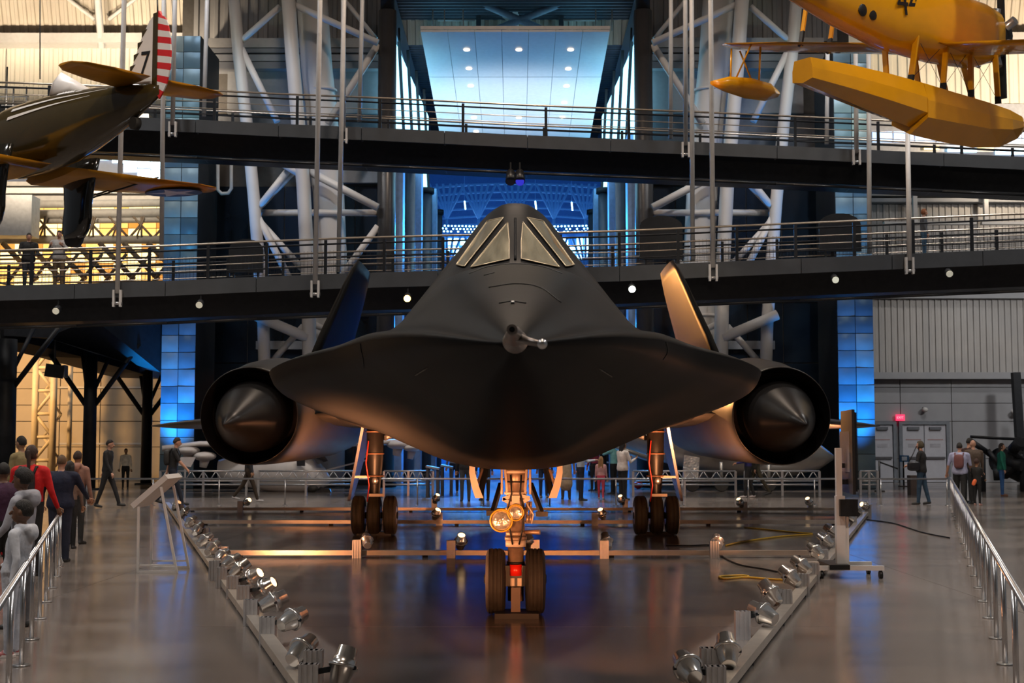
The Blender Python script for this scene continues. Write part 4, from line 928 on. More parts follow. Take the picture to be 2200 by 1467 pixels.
# tailplane, wing
def flatwing(pts, th0, th1):
    # pts: [(span y, xLE, xTE, z)]
    rg = []
    for i, (y, xl, xt, z) in enumerate(pts):
        th = lerp(th0, th1, i / (len(pts) - 1))
        rg.append([Vector((lerp(xl, xt, a), y, z + b * th)) for a, b in ((0, 0), (.1, .5), (.35, .6), (.75, .3), (1, 0), (.7, -.25), (.35, -.4), (.1, -.35))])
    return MB().loft(rg)
for s in (-1, 1):
    L('tailplane', flatwing([(s * .1, 1.25, .1, .28), (s * .9, 1.12, .05, .28), (s * 1.4, .95, .1, .28), (s * 1.62, .7, .25, .28)], .14, .04), M_yel)
    L('wing', flatwing([(s * .3, 5.3, 3.2, -.95), (s * 2.2, 5.2, 3.3, -.88), (s * 3.4, 5.0, 3.5, -.80), (s * 4.0, 4.75, 3.75, -.76), (s * 4.25, 4.4, 4.1, -.75)], .3, .06), M_yel)
    L('spat', MB().loft([[Vector((cx + math.cos(a) * rx, s * .95 + math.sin(a) * .17, z)) for a in [2 * math.pi * k / 18 for k in range(18)]] for z, cx, rx in ((-.6, 4.3, .75), (-1.1, 4.3, .55), (-1.5, 4.32, .48), (-1.8, 4.35, .52), (-2.05, 4.4, .45), (-2.2, 4.45, .25))]), mat('spat_black', (.012, .012, .010), .12, var=.1, coat=.6))
    L('wheel', MB().rings([(Vector((4.45, s * .95 - .09, -2.1)), .26), (Vector((4.45, s * .95 + .09, -2.1)), .26)], 24, ax=(0, 1, 0)), M_rubber)
    for x, z in ((4.8, -.9), (3.9, -.9)): L('flying_wire', MB().tube((x, s * .95, -1.4), (x, s * 2.6, -.72), .02, n=6), M_black)
def star(par, c, r, M4, m1, m2, nm='insignia'):
    # disc with a five-pointed star, in the xy plane of M4
    d = MB().rings([((0, 0, 0), r), ((0, 0, .01), r)], 32, ax=(0, 0, 1)).xf(M4).build(nm, m1, par, True)
    pts = [Vector((math.sin(math.pi * k / 5) * r * (.95 if k % 2 == 0 else .37), math.cos(math.pi * k / 5) * r * (.95 if k % 2 == 0 else .37), .012)) for k in range(10)]
    MB().add(pts + [Vector((0, 0, .012))], [(10, k, (k + 1) % 10) for k in range(10)]).xf(M4).build('star', m2, d, True, False)
M_insb = mat('insignia_blue', (.015, .03, .12), .4); M_insw = mat('insignia_white', (.75, .75, .75), .4)
star(ft, None, .62, Matrix.Translation((4.35, -3.3, -.905)) @ Matrix.Rotation(R(180 - 4), 4, 'X'), M_insb, M_insw)
L('tail_wheel', MB().rings([(Vector((.75, -.06, -.48)), .12), (Vector((.75, .06, -.48)), .12)], 18, ax=(0, 1, 0)), M_rubber); L('tail_strut', MB().tube((1.0, 0, -.3), (.75, 0, -.46), .05), M_black)
for k, (a, b_) in enumerate(((85, 165), (132, 172))):
    pass
tag(MB().tube(P(86, 170, 27), P(86, -15, 27), .012, n=5).build('suspension_cable', M_dark), 'thin steel cable the olive fighter hangs from, left of its fin', 'cable')

# ================================================================== YELLOW FLOATPLANE (upper right)
M_fy = mat('chrome_yellow', (0.80, 0.36, 0.008), 0.25, var=.06, scale=1.5, coat=.4)
BP = P(1955, 283, 29.0); RZ = math.atan2(.6, .8)
fp = thing('hanging_floatplane', 'bright yellow biplane floatplane hanging at the upper right', 'aircraft', BP, RZ)
def Y(name, mb, m=M_fy, par=fp): return mb.build(name, m, par, True)
def fsec(x, w, zk, zch, zt): return [Vector((x, -w * .8, zt)), Vector((x, -w, lerp(zch, zt, .5))), Vector((x, -w, zch)), Vector((x, 0, zk)), Vector((x, w, zch)), Vector((x, w, lerp(zch, zt, .5))), Vector((x, w * .8, zt))]
fl_ = Y('main_float', MB().loft([fsec(x, w, zk, zc, zt) for x, w, zk, zc, zt in ((-3.35, .26, .52, .58, 1.0), (-2.2, .36, .38, .50, 1.02), (-1.0, .44, .22, .40, 1.0), (-.02, .47, .10, .32, .97))], smooth=False))
Y('forebody', MB().loft([fsec(x, w, zk, zc, zt) for x, w, zk, zc, zt in ((0, .47, -.06, .22, .97), (1.0, .48, -.08, .24, .93), (2.2, .46, -.06, .28, .9), (3.2, .36, .08, .42, .88), (3.9, .18, .36, .60, .85), (4.2, .04, .6, .7, .8))], smooth=False), M_fy, fl_)
Y('walkway_pad', MB().box((-1.0, -.05, 1.02), (.9, .3, .03)), M_black, fl_); Y('walkway_pad', MB().box((1.9, -.05, .93), (.9, .3, .03)), M_black, fl_)
for x0, x1 in ((-.35, -.25), (.75, .75), (1.75, 1.6), (2.75, 2.5)):
    for s in (-1, 1): 
        st_ = Y('float_strut', MB().beam((x0, s * .3, .95), (x1, s * .42, 2.0), .05, .12)); Y('strut_boot', MB().beam((x0, s * .3, .95), (lerp(x0, x1, .15), s * .32, 1.1), .06, .13), M_black, st_)
for a, b_ in (((-.35, 1.0), (.75, 1.95)), ((.75, 1.0), (-.25, 1.95)), ((.75, 1.0), (1.6, 1.95)), ((1.75, 1.0), (.75, 1.95)), ((1.75, 1.0), (2.5, 1.95)), ((2.75, 1.0), (1.6, 1.95))):
    Y('wire', MB().tube((a[0], -.3, a[1]), (b_[0], -.4, b_[1]), .006, n=4), M_dark)
FS = [(-6.0, 2.95, .05, .18), (-5.0, 2.84, .18, .30), (-3.8, 2.70, .32, .46), (-2.3, 2.54, .46, .62), (-.8, 2.44, .55, .76), (1.0, 2.44, .58, .78), (2.3, 2.48, .56, .72), (2.8, 2.52, .50, .6)]
fu = Y('fuselage', MB().loft([[Vector((x, math.copysign(abs(math.cos(a)) ** .75, math.cos(a)) * ry, zc + math.copysign(abs(math.sin(a)) ** .75, math.sin(a)) * rz)) for a in [2 * math.pi * k / 28 for k in range(28)]] for x, zc, ry, rz in FS]))
star(fu, None, .40, Matrix.Translation((-2.80, -.41, 2.80)) @ Matrix.Rotation(R(90), 4, 'X') @ Matrix.Rotation(R(6), 4, 'Y'), M_insb, M_insw)
tm = text_mesh('44', .85, .004); tm.materials.append(M_black); t4 = place('number_forty_four', tm, fu, True); t4.matrix_local = Matrix.Translation((-.70, -.565, 2.50)) @ Matrix.Rotation(R(4), 4, 'Z') @ Matrix.Rotation(R(90), 4, 'X') @ Matrix.Rotation(R(8), 4, 'Z')
for k in range(2): Y('step_pad', MB().ell((-2.0 + k * .32, -.42, 2.16 - k * .02), (.13, .05, .15)), M_black, fu)
BK = math.tan(R(12.5))
for s in (-1, 1):
    Y('lower_wing', flatwing([(s * y, 1.9, .4, 1.98 + s * y * BK + abs(y) * .02) for y in (.1, 2, 4)] + [(s * 5.9, 1.8, .55, 1.98 + s * 5.9 * BK + .1), (s * 6.4, 1.5, .9, 1.98 + s * 6.4 * BK + .11)], .16, .06))
    Y('upper_wing', flatwing([(s * y, 2.5, 1.0, 4.2 + s * y * BK) for y in (.0, 2.5, 4.6)] + [(s * 5.6, 2.1, 1.4, 4.2 + s * 5.6 * BK)], .16, .06))
    for x in (.7, 1.7):
        ws_ = Y('wing_strut', MB().beam((x, s * 3.6, 2.0 + s * 3.6 * BK), (x + .6, s * 3.7, 4.2 + s * 3.6 * BK), .05, .1)); Y('strut_boot', MB().beam((x, s * 3.6, 2.0 + s * 3.6 * BK), (x + .1, s * 3.62, 2.38 + s * 3.6 * BK), .06, .11), M_black, ws_)
    Y('tailplane', flatwing([(s * .1, -4.0, -5.1, 3.1), (s * 1.3, -4.3, -5.1, 3.1 + s * .2), (s * 1.6, -4.6, -4.9, 3.1 + s * .25)], .08, .04))
zt_ = 1.98 + 5.5 * BK
tf = Y('tip_float', MB().loft([fsec(x, w, zk, zc, ztp) for x, w, zk, zc, ztp in ((-.75, .05, zt_ - 1.10, zt_ - 1.06, zt_ - 1.0), (-.4, .2, zt_ - 1.2, zt_ - 1.08, zt_ - .86), (.2, .27, zt_ - 1.26, zt_ - 1.1, zt_ - .8), (.8, .24, zt_ - 1.22, zt_ - 1.05, zt_ - .82), (1.2, .06, zt_ - 1.05, zt_ - .98, zt_ - .92))], smooth=True))
tf.data.transform(Matrix.Translation((.55, 5.5, 0)) @ Matrix.Diagonal((1.2, 1.1, 1, 1)))
for x, dx in ((.4, .3), (1.2, -.2)):
    for s in (-1, 1): Y('tip_strut', MB().tube((x, 5.5 + s * .1, zt_ - .82), (x + dx, 5.5 + s * .35, zt_ + .05), .025, n=6))
Y('fin', MB().prism([Vector((x, -.03, z)) for x, z in ((-4.2, 3.5), (-4.9, 4.7), (-5.4, 4.6), (-5.5, 3.4))], (0, .06, 0)))
Y('engine', MB().rings([((2.8, 0, 2.52), .45), ((3.15, 0, 2.52), .45), ((3.3, 0, 2.52), .2)], 24, ax=(1, 0, 0)), M_black)
for k in range(7):
    a = 2 * math.pi * k / 7; Y('cylinder_head', MB().tube((3.0, 0, 2.52), (3.0, math.cos(a) * .68, 2.52 + math.sin(a) * .68), .10), M_steel)
Y('propeller', MB().box((3.4, 0, 2.52), (.06, .16, 2.6)), M_dark)
# ================================================================== RAILS AND SPOTLIGHTS ON THE FLOOR
M_rail = mat('floor_rail', (0.52, 0.47, 0.41), .3, metal=.5, var=.1, scale=6)
RLs = .2895
def xl(d): return -1.51 - (d - 9.67) * .283
def xr(d): return 1.47 + (d - 9.67) * .2945
def frail(label, p0, p1):
    t = thing('floor_rail', label, 'rail', (p0[0], p0[1], 0)); p0, p1 = Vector(p0), Vector(p1)
    MB().beam(p0 + Vector((0, 0, .07)), p1 + Vector((0, 0, .07)), .11, .07, upv=(0, 0, 1)).build('bar', M_rail, t)
    n = int((p1 - p0).length / 2.4)
    for k in range(n + 1):
        q = p0.lerp(p1, (k + .15) / (n + .3)); MB().box(q + Vector((0, 0, .0175)), (.08, .08, .035)).build('foot', M_dark, t)
    return t
frail('long slanting floor rail carrying spotlights left of the jet', (xl(8.0), 8.0, 0), (xl(36.5), 36.5, 0))
frail('long slanting floor rail carrying spotlights right of the jet', (xr(8.0), 8.0, 0), (xr(31.6), 31.6, 0))
for y, lab in ((20.4, 'nearest floor rail crossing under the jet behind its nose wheels'), (28.2, 'middle floor rail crossing under the jet behind its main wheels'), (33.6, 'farthest floor rail crossing under the jet')):
    frail(lab, (xl(y) + .12, y, 0), ((xr(min(y, 31.6)) if y < 30 else xr(y)) - .12, y, 0))
M_can = mat('lamp_chrome', (0.84, 0.82, 0.79), .20, metal=.9, var=.06, scale=14)
M_lens_on = mat('lamp_lens_on', (1, .8, .55), .2, var=0, emit=(1.0, .66, .34), estr=2.2)
M_lens_off = mat('lamp_lens_dim', (.8, .6, .4), .1, var=.2, emit=(1.0, .55, .25), estr=.7)
def spotlight(px, py, z, aim, post, label, on=False, power=0, cone=70, color=ORANGE, group='floor spotlights', pos=None):
    c = pos or G(px, py, z); aim = Vector(aim); dr = (aim - c).normalized()
    t = thing('spotlight', label, 'spotlight', (c.x, c.y, 0), group=group); L_ = .27
    rot = Vector((0, 0, 1)).rotation_difference(dr).to_matrix()
    def ax(s_): return c + dr * s_
    MB().rings([(ax(-.13), .050), (ax(-.125), .056), (ax(-.0), .085), (ax(.0), .088)], 24).build('rear_can', M_can, t)
    MB().rings([(ax(-.012), .088), (ax(-.008), .100), (ax(.008), .100), (ax(.014), .088)], 24).build('ring', M_can, t)
    MB().rings([(ax(.012), .082), (ax(.055), .078), (ax(.058), .066), (ax(.13), .062), (ax(.132), .056), (ax(.12), .052)], 24, caps=False).build('barrel', M_can, t)
    MB().rings([(ax(.118), .053), (ax(.124), .050)], 20).build('lens', M_lens_on if on else M_lens_off, t)
    x_, y_, z_ = frame(dr)
    pc = Vector((c.x + post[0], c.y + post[1], 0)); h = max(.16, z + .02)
    pb = MB().bbox(pc.x - .055, pc.x + .055, pc.y - .04, pc.y + .04, .0, h)
    for gx in (-.055, -.018, .018, .055):
        pb.bbox(pc.x + gx - .009, pc.x + gx + .009, pc.y - .05, pc.y + .05, .0, h)
    pb.build('post', M_alu, t)
    MB().beam(pc + Vector((0, 0, h - .06)), c, .025, .035).build('yoke', M_dark, t)
    MB().tube(c - x_ * .1, c + x_ * .1, .014, n=8).build('pivot', M_dark, t)
    if power:
        l = lamp('spotlight_beam', 'SPOT', c + dr * .2, power, color, c + dr * 3, .06, cone, .8); 
    return t
LP = [(737, 1432, (0, 11.0, 5), (-.22, 0), 0), (648, 1397, (-.3, 12.4, 1.5), (.10, -.10), 4), (628, 1330, (-.1, 13.7, 1.15), (-.20, 0), 3), (587, 1292, (-.1, 13.8, 1.2), (-.2, 0), 3), (567, 1262, (-.2, 13.2, 1.6), (-.2, 0), 1), (541, 1241, (-.5, 13.8, 1.7), (-.2, 0), 1),
      (515, 1222, (-1, 17, 2.0), (-.2, 0), 0), (497, 1208, (-1, 20, 2.0), (-.2, 0), 0), (477, 1196, (-2, 24, 2.6), (.12, .1), 1), (457, 1178, (-2, 24, 2.6), (.12, .1), 0), (440, 1160, (-2, 24, 2.4), (.1, .1), 0), (426, 1137, (-4, 27, 2.6), (.1, .1), 1), (410, 1121, (-4, 29, 2.6), (.1, .1), 0), (396, 1100, (-4, 30, 2.4), (-.1, .1), 0), (379, 1086, (-5, 30, 3.2), (.1, .1), 0)]
for k, (px, py, aim, post, on) in enumerate(LP):
    spotlight(px, py, .22, aim, post, 'chrome spotlight on the left slanting rail, %s from the viewer' % ORD[k], on == 1, (380 if on == 4 else 110 if on == 3 else 220 if k < 6 else 500) if on else 0, 26 if on == 3 else 80, group='spotlights on the left rail')
RP = [(1478, 1434, (.3, 12.4, 1.5), (.17, -.05), 4), (1562, 1398, (1.6, 13.5, 3.2), (-.12, .02), 0), (1640, 1317, (.2, 13.8, 1.2), (-.18, 0), 3), (1655, 1273, (1, 15, 2.4), (.16, .1), 1), (1697, 1238, (1, 17, 2.2), (.16, .1), 1), (1722, 1214, (1, 19, 2.2), (.16, .1), 1),
      (1752, 1184, (2, 22, 2.4), (.12, .1), 1), (1773, 1160, (2, 23, 2.4), (.12, .1), 0), (1786, 1140, (2.5, 25, 2.4), (.12, .1), 0), (1822, 1110, (2.5, 28, 2.4), (.12, .1), 0), (1838, 1094, (3, 29, 2.4), (.1, .1), 1), (1858, 1086, (3, 28, 2.2), (.1, .1), 1)]
for k, (px, py, aim, post, on) in enumerate(RP):
    spotlight(px, py, .22, aim, post, 'chrome spotlight on the right slanting rail, %s from the viewer' % ORD[k], on == 1, (380 if on == 4 else 80 if on == 3 else 240 if k < 6 else 400) if on else 0, 26 if on == 3 else 80, group='spotlights on the right rail')
XP = [(788, 1162, 20.3, 'left of the nose wheels, near crossing rail', (-.14, -.02), (-2.9, 23.6, 2.05), 3), (990, 1163, 20.3, 'just left of the nose wheels, near crossing rail', (-.14, -.02), (-.6, 19.2, 1.6), 1), (1303, 1163, 20.3, 'right of the nose wheels, near crossing rail', (-.04, -.1), (1.0, 21.5, 1.6), 1), (1541, 1164, 20.3, 'far right on the near crossing rail', (-.06, -.1), (2.95, 23.6, 2.05), 3), (1135, 1162, 20.3, 'directly behind the right nose wheel', (.1, 0), (.15, 20.0, 1.5), 1),
      (937, 1104, 28.1, 'left on the middle crossing rail', (.06, .1), (-1.0, 27.0, 1.6), 1), (1293, 1104, 28.1, 'right on the middle crossing rail', (-.14, 0), (1.2, 27.0, 1.6), 1), (937, 1071, 33.5, 'left of the nose gear on the far crossing rail', (-.05, .1), (-1.2, 32.4, 1.9), 1), (1335, 1074, 33.5, 'beside the right main wheels, far crossing rail', (.1, .1), (2.0, 32.4, 1.9), 1), (530, 1078, 33.5, 'brightly lit at the left end of the far crossing rail', (-.15, 0), (-5.2, 32.4, 1.0), 2), (1590, 1080, 33.5, 'right of the main wheels on the far crossing rail', (.12, .1), (4.4, 32.2, 2.1), 1), (1738, 1078, 33.5, 'near the right end of the far crossing rail', (.05, .1), (6.0, 32.0, 2.0), 1)]
for px, py, d, lab, post, aim, on in XP:
    q = P(px, py, d)
    spotlight(px, py, q.z, aim, post, 'chrome spotlight ' + lab, bool(on), {0: 0, 1: 320, 2: 160, 3: 5200}[on], 52, group='spotlights on the crossing rails', pos=q)

# ================================================================== BARRIERS
def barrier(label, p0, p1, spacing, h, mid=False, name='barrier'):
    p0, p1 = Vector(p0), Vector(p1); b = thing(name, label, 'barrier', p0); n = max(1, round((p1 - p0).length / spacing))
    MB().tube(p0 + Vector((0, 0, h)), p1 + Vector((0, 0, h)), .024, n=12).build('top_rail', M_steel, b)
    for k in range(n + 1):
        q = p0.lerp(p1, k / n); MB().tube(q, q + Vector((0, 0, h)), .020, n=12).build('post', M_steel, b); MB().tube(q, q + Vector((0, 0, .012)), .065, n=16).build('flange', M_steel, b)
    if mid: MB().tube(p0 + Vector((0, 0, mid)), p1 + Vector((0, 0, mid)), .014, n=8).build('mid_rail', M_steel, b)
CL = Vector((-11.35, 37.0, 0)); CR = Vector((11.45, 37.0, 0))
bl = lambda d: -(3.75 + .2935 * (d - 10.7)); br = lambda d: 3.69 + .2975 * (d - 10.6)
barrier('stainless barrier along the left aisle beside the waiting children', (bl(7.8), 7.8, 0), (bl(36.9), 36.9, 0), 1.45, .73)
barrier('stainless barrier along the right aisle', (br(7.9), 7.9, 0), (br(36.9), 36.9, 0), 1.45, .73)
barrier('long stainless barrier closing the back of the jet display', (bl(37.0) + .1, 37, 0), (br(37.0) - .1, 37, 0), 1.72, .70)
def lattice(label, pa, pb, d, cells):
    a, b = P(pa, 1000, d), P(pb, 1000, d); zt_, zb = zy(1012, d), zy(1033, d); z0 = zy(1041, d)
    t = thing('lattice_barrier', label, 'barrier', (a.x, d, 0))
    for z, r in ((zt_, .03), (zb, .025), (z0, .03)): MB().tube((a.x, d, z), (b.x, d, z), r, n=8).build('rail', M_alu, t)
    for k in range(cells):
        x0, x1 = lerp(a.x, b.x, k / cells), lerp(a.x, b.x, (k + 1) / cells); xm = (x0 + x1) / 2
        MB().tube((x0, d, zb), (xm, d, zt_), .018, n=6).build('web', M_alu, t); MB().tube((xm, d, zt_), (x1, d, zb), .018, n=6).build('web', M_alu, t)
    for x in (a.x, (a.x + b.x) / 2, b.x): MB().box((x, d, zt_ / 2), (.07, .07, zt_)).build('leg', M_alu, t)
lattice('truss-framed barrier before the white aircraft, left half', 345, 530, 43.5, 7); lattice('truss-framed barrier before the white aircraft, right half', 556, 760, 43.5, 7)
lattice('short truss-framed barrier between main and nose gear', 825, 930, 43.5, 6); lattice('truss-framed barrier before the silver aircraft, left half', 1360, 1580, 43.5, 8); lattice('truss-framed barrier before the silver aircraft, right half', 1600, 1760, 43.5, 6); lattice('short truss-framed barrier beside the monitor stand', 1848, 1885, 44.5, 1)

# ================================================================== SIGN STAND, MONITOR STAND, CABLES
ss = thing('sign_stand', 'white slanted reading-rail sign on a thin frame in the left aisle', 'sign', G(338, 1230))
g0 = G(296, 1231); g1 = G(380, 1231); d = g0.y
def q(px, py, dd): return P(px, py, dd)
M_sf = mat('sign_white', (0.66, 0.64, 0.62), .4, var=.04)
pA, pB = q(288, 1092, d), q(362, 1028, d)
nn = (pB - pA).normalized()
pan = [pA + Vector((0, -.02, 0)), pB + Vector((0, -.02, 0)), pB + Vector((0, .75, 0)), pA + Vector((0, .75, 0))]
up = Vector((-nn.z, 0, nn.x)) * .07
MB().add(pan + [p + up for p in pan], [(0, 3, 2, 1), (4, 5, 6, 7), (0, 1, 5, 4), (1, 2, 6, 5), (2, 3, 7, 6), (3, 0, 4, 7)]).build('panel', M_sf, ss)
for dy in (0, .65):
    o_ = Vector((0, dy, 0))
    MB().beam(g0 + o_, q(298, 1088, d) + o_, .03, .03).build('leg', M_sf, ss); MB().beam(g1 + o_, q(346, 1046, d) + o_, .03, .03).build('leg', M_sf, ss); MB().beam(g0 + o_ + Vector((0, 0, .015)), g1 + o_ + Vector((0, 0, .015)), .03, .03).build('foot_bar', M_sf, ss)
    MB().beam(g0 + o_ + Vector((0, 0, .10)), g1 + o_ + Vector((-.03, 0, .10)), .02, .02).build('cross_bar', M_sf, ss)
ms = thing('monitor_stand', 'white rolling stand on casters carrying a monitor seen edge-on', 'monitor stand', G(1820, 1240)); d = G(1820, 1240).y
M_ms = mat('stand_white', (0.72, 0.70, 0.68), .35, var=.03)
xa, xb = P(1795, 1100, d).x, P(1814, 1100, d).x; zlo = P(1800, 1222, d).z
MB().bbox(xa, xb, d - .05, d + .05, zlo, P(1800, 1065, d).z).build('lower_column', M_ms, ms); MB().bbox(xa + .01, xb - .03, d - .04, d + .04, P(1800, 1065, d).z, P(1800, 962, d).z).build('upper_column', M_ms, ms)
MB().bbox(xb, xb + .045, d - .03, d + .05, zlo, P(1800, 1110, d).z).build('side_column', M_ms, ms)
for yy in (d - .15, d + .45):
    x0, x1 = P(1752, 1220, d).x, P(1892, 1220, d).x
    MB().bbox(x0, x1, yy - .03, yy + .03, .10, .155).build('base_bar', M_ms, ms)
    for x in (x0 + .04, x1 - .04):
        c_ = MB().tube((x, yy, .10), (x, yy, .07), .02).build('caster', M_dark, ms); MB().rings([((x - .02, yy, .045), .045), ((x + .02, yy, .045), .045)], 16, ax=(1, 0, 0)).build('caster_wheel', M_black, c_)
MB().bbox(P(1775, 1220, d).x, P(1818, 1220, d).x, d - .2, d + .5, .11, .17).build('base_plate', M_black, ms)
MB().bbox(P(1800, 1070, d).x, P(1838, 1070, d).x, d - .12, d + .2, P(1800, 1108, d).z, P(1800, 1072, d).z).build('media_box', M_black, ms)
for z in (1000, 1035): MB().beam(P(1806, z, d), P(1822, z, d), .05, .06).build('mount_arm', M_dark, ms)
mo = MB().box(P(1822, 970, d) , (.035, 1.05, 1.03), Matrix.Rotation(R(-6), 3, 'Z')).build('monitor', M_black, ms); MB().box(P(1828, 970, d), (.02, .98, .96), Matrix.Rotation(R(-6), 3, 'Z')).build('screen', mat('screen_glass', (.02, .02, .025), .12, var=0), mo)
MB().box(P(1817, 970, d - .02), (.03, .5, .5)).build('bracket', M_steel, ms)
def cable(label, pts, r, m):
    w = [G(a, b_, .012) for a, b_ in pts]; out = []
    for k in range(len(w) - 1):
        p0, p1, p2, p3 = w[max(k - 1, 0)], w[k], w[k + 1], w[min(k + 2, len(w) - 1)]
        for s in range(6):
            t = s / 6; out.append(.5 * ((2 * p1) + (p2 - p0) * t + (2 * p0 - 5 * p1 + 4 * p2 - p3) * t * t + (3 * p1 - p0 - 3 * p2 + p3) * t ** 3))
    out.append(w[-1]); tag(MB().path(out, r, 6).build('floor_cable', m), label, 'cable')
M_cy = mat('cable_yellow', (.55, .32, .02), .5); 
cable('yellow cable on the floor below the right main wheels', [(1560, 1172), (1600, 1163), (1680, 1152), (1745, 1147), (1700, 1143), (1600, 1133)], .018, M_cy)
cable('coiled yellow cable end on the floor left of the right rail', [(1690, 1246), (1640, 1243), (1600, 1240), (1555, 1243), (1548, 1238), (1590, 1236), (1608, 1238)], .016, M_cy)
cable('black cable snaking from the crossing rail spotlight', [(1430, 1171), (1480, 1172), (1530, 1172), (1552, 1195), (1590, 1213), (1640, 1222), (1690, 1232)], .012, M_black)
cable('thin dark cable across the right aisle floor', [(1862, 1116), (1920, 1124), (1980, 1143), (2040, 1155)], .012, M_dark)

# ================================================================== BACKGROUND AIRCRAFT AND DISPLAYS
M_wa = mat('aircraft_white', (0.62, 0.60, 0.60), .35, var=.05)
D = 47.0
wa = thing('white_tiltrotor', 'white blunt-nosed aircraft with high wing standing behind the left barrier', 'aircraft', (P(620, 1050, D).x, D, 0))
rg = []
for px, py, r in ((470, 1008, 20), (520, 1008, 36), (570, 1008, 46), (610, 1010, 50), (645, 1013, 48), (675, 1020, 38), (697, 1026, 22), (709, 1030, 6)):
    c_ = P(px, py, D); rr = r * D / F; rg.append([Vector((c_.x, c_.y + math.cos(a) * rr * .9, c_.z + math.sin(a) * rr)) for a in [2 * math.pi * k / 20 for k in range(20)]])
MB().loft(rg).build('fuselage', M_wa, wa)
wsh = [P(668, 976, D - .55), P(692, 972, D - .5), P(704, 990, D - .45), P(682, 998, D - .62)]
MB().prism(wsh, (0, .1, 0)).build('windshield', mat('dark_glass', (.03, .03, .035), .15, var=.2), wa); MB().prism([P(637, 982, D - .82), P(655, 980, D - .82), P(655, 1001, D - .85), P(638, 1001, D - .85)], (0, .1, 0)).build('side_window', mat('dark_glass', (.03, .03, .035), .15), wa)
MB().loft([[P(px, py, D + dy) + Vector((0, 0, dz)) for dy, dz in ((-.7, 0), (-.3, .12), (.7, .04), (0, -.08))] for px, py in ((348, 965), (430, 955), (620, 958), (780, 953), (905, 948))]).build('wing', M_wa, wa)
for px, py, s in ((405, 968, 1), (440, 980, 1), (790, 960, 1), (855, 955, 1), (885, 962, .8)):
    MB().ell(P(px, py, D - .4), (.38 * s, .5, .16 * s)).build('pod', M_wa, wa); MB().tube(P(px, py + 6, D - .4), P(px - 4, py + 24, D - .4), .18 * s, .12 * s).build('pylon', M_wa, wa)
MB().ell(P(672, 1050, D - .4), (.18, .18, .14)).build('wheel', M_rubber, wa); MB().beam(P(560, 1056, D), P(640, 1036, D), .08, .08).build('boom', M_wa, wa); MB().beam(P(700, 1010, D), P(800, 985, D), .05, .05).build('probe', M_wa, wa)
sg = thing('info_panel', 'small slanted information panel beside the walking man in black', 'sign', (P(390, 1000, 42).x, 42, 0)); MB().prism([P(383, 1000, 42), P(410, 1003, 42), P(420, 982, 42), P(388, 982, 42)], (0, .06, 0)).build('panel', M_wa, sg); MB().beam(P(398, 1000, 42), Vector((P(398, 1000, 42).x, 42, 0)), .05, .05).build('post', M_alu, sg)
wc = thing('wheel_chock', 'black wheel chocks lying before the white aircraft', 'chock', G(695, 1056)); b = G(695, 1058)
MB().prism([b + Vector((-.3, 0, 0)), b + Vector((.25, 0, 0)), b + Vector((.2, 0, .12)), b + Vector((-.1, 0, .2))], (0, .2, 0)).build('block', M_black, wc); MB().tube(b + Vector((-.2, 0, .1)), b + Vector((.2, .1, .25)), .03).build('rope', M_black, wc)
D = 47.5; M_sa = mat('bare_metal', (0.42, 0.40, 0.37), .32, metal=.75, var=.12, scale=1.5)
sa = thing('silver_bomber', 'bare metal aircraft fuselage standing behind the right barrier', 'aircraft', (P(1550, 1050, D).x, D, 0)); rg = []
for px, py, r in ((1270, 905, 20), (1330, 925, 36), (1420, 945, 48), (1520, 960, 56), (1620, 970, 56), (1700, 976, 48), (1760, 980, 28), (1790, 982, 6)):
    c_ = P(px, py, D + 1); rr = r * D / F; rg.append([Vector((c_.x, c_.y + math.cos(a) * rr, c_.z + math.sin(a) * rr)) for a in [2 * math.pi * k / 24 for k in range(24)]])
MB().loft(rg).build('fuselage', M_sa, sa)
MB().prism([P(1466, 1030, D - .6), P(1500, 1030, D - .6), P(1503, 982, D - .6), P(1470, 977, D - .6)], (0, .08, 0)).build('gear_door', mat('foil_silver', (.75, .74, .74), .25, metal=.8, var=.3, scale=5, bump=.4), sa)
for px, r in ((1487, .24), (1550, .24), (1652, .24)):
    c_ = P(px, 1040, D - .3); c_.z = r; MB().rings([(c_ + Vector((0, -.1, 0)), r * .9), (c_ + Vector((0, -.07, 0)), r), (c_ + Vector((0, .07, 0)), r), (c_ + Vector((0, .1, 0)), r * .9)], 20, ax=(0, 1, 0)).build('wheel', M_rubber, sa); MB().tube(c_, Vector((c_.x, c_.y, 1.0)), .06).build('strut', M_sa, sa)
MB().loft([[P(px, py, D - 1) + Vector((0, dy, dz)) for dy, dz in ((-.3, 0), (.5, .1), (.5, -.1))] for px, py in ((1295, 950), (1395, 985))]).build('flap', M_sa, sa)
rb = tag(MB().ell(G(1371, 1050) + Vector((0, 0, .14)), (.17, .17, .14)).build('red_bucket', mat('bucket_red', (.7, .02, .02), .4)), 'small red rounded bucket under the truss-framed barrier', 'bucket')
# display tables in the blue passage
for k, (px, py, w, lab) in enumerate(((1262, 1035, 36, 'blue-lit display table left of the girl in pink'), (1300, 1024, 30, 'blue-lit display table behind the girl in pink'), (960, 1045, 16, 'grey slanted display case left of the nose gear'), (930, 1050, 18, 'dark display plinth left of the nose gear'))):
    g = G(px, py + 18); dt = thing('display_table', lab, 'table', g); ww = w * g.y / F; h = .9
    MB().box(g + Vector((0, 0, h)), (ww * 1.6, .7, .06), Matrix.Rotation(R(10), 3, 'Y')).build('table_top', mat('table_grey', (.3, .34, .42), .4), dt)
    for s in (-1, 1): MB().box(g + Vector((s * ww * .6, 0, h / 2)), (.08, .6, h)).build('leg', M_fascia, dt)
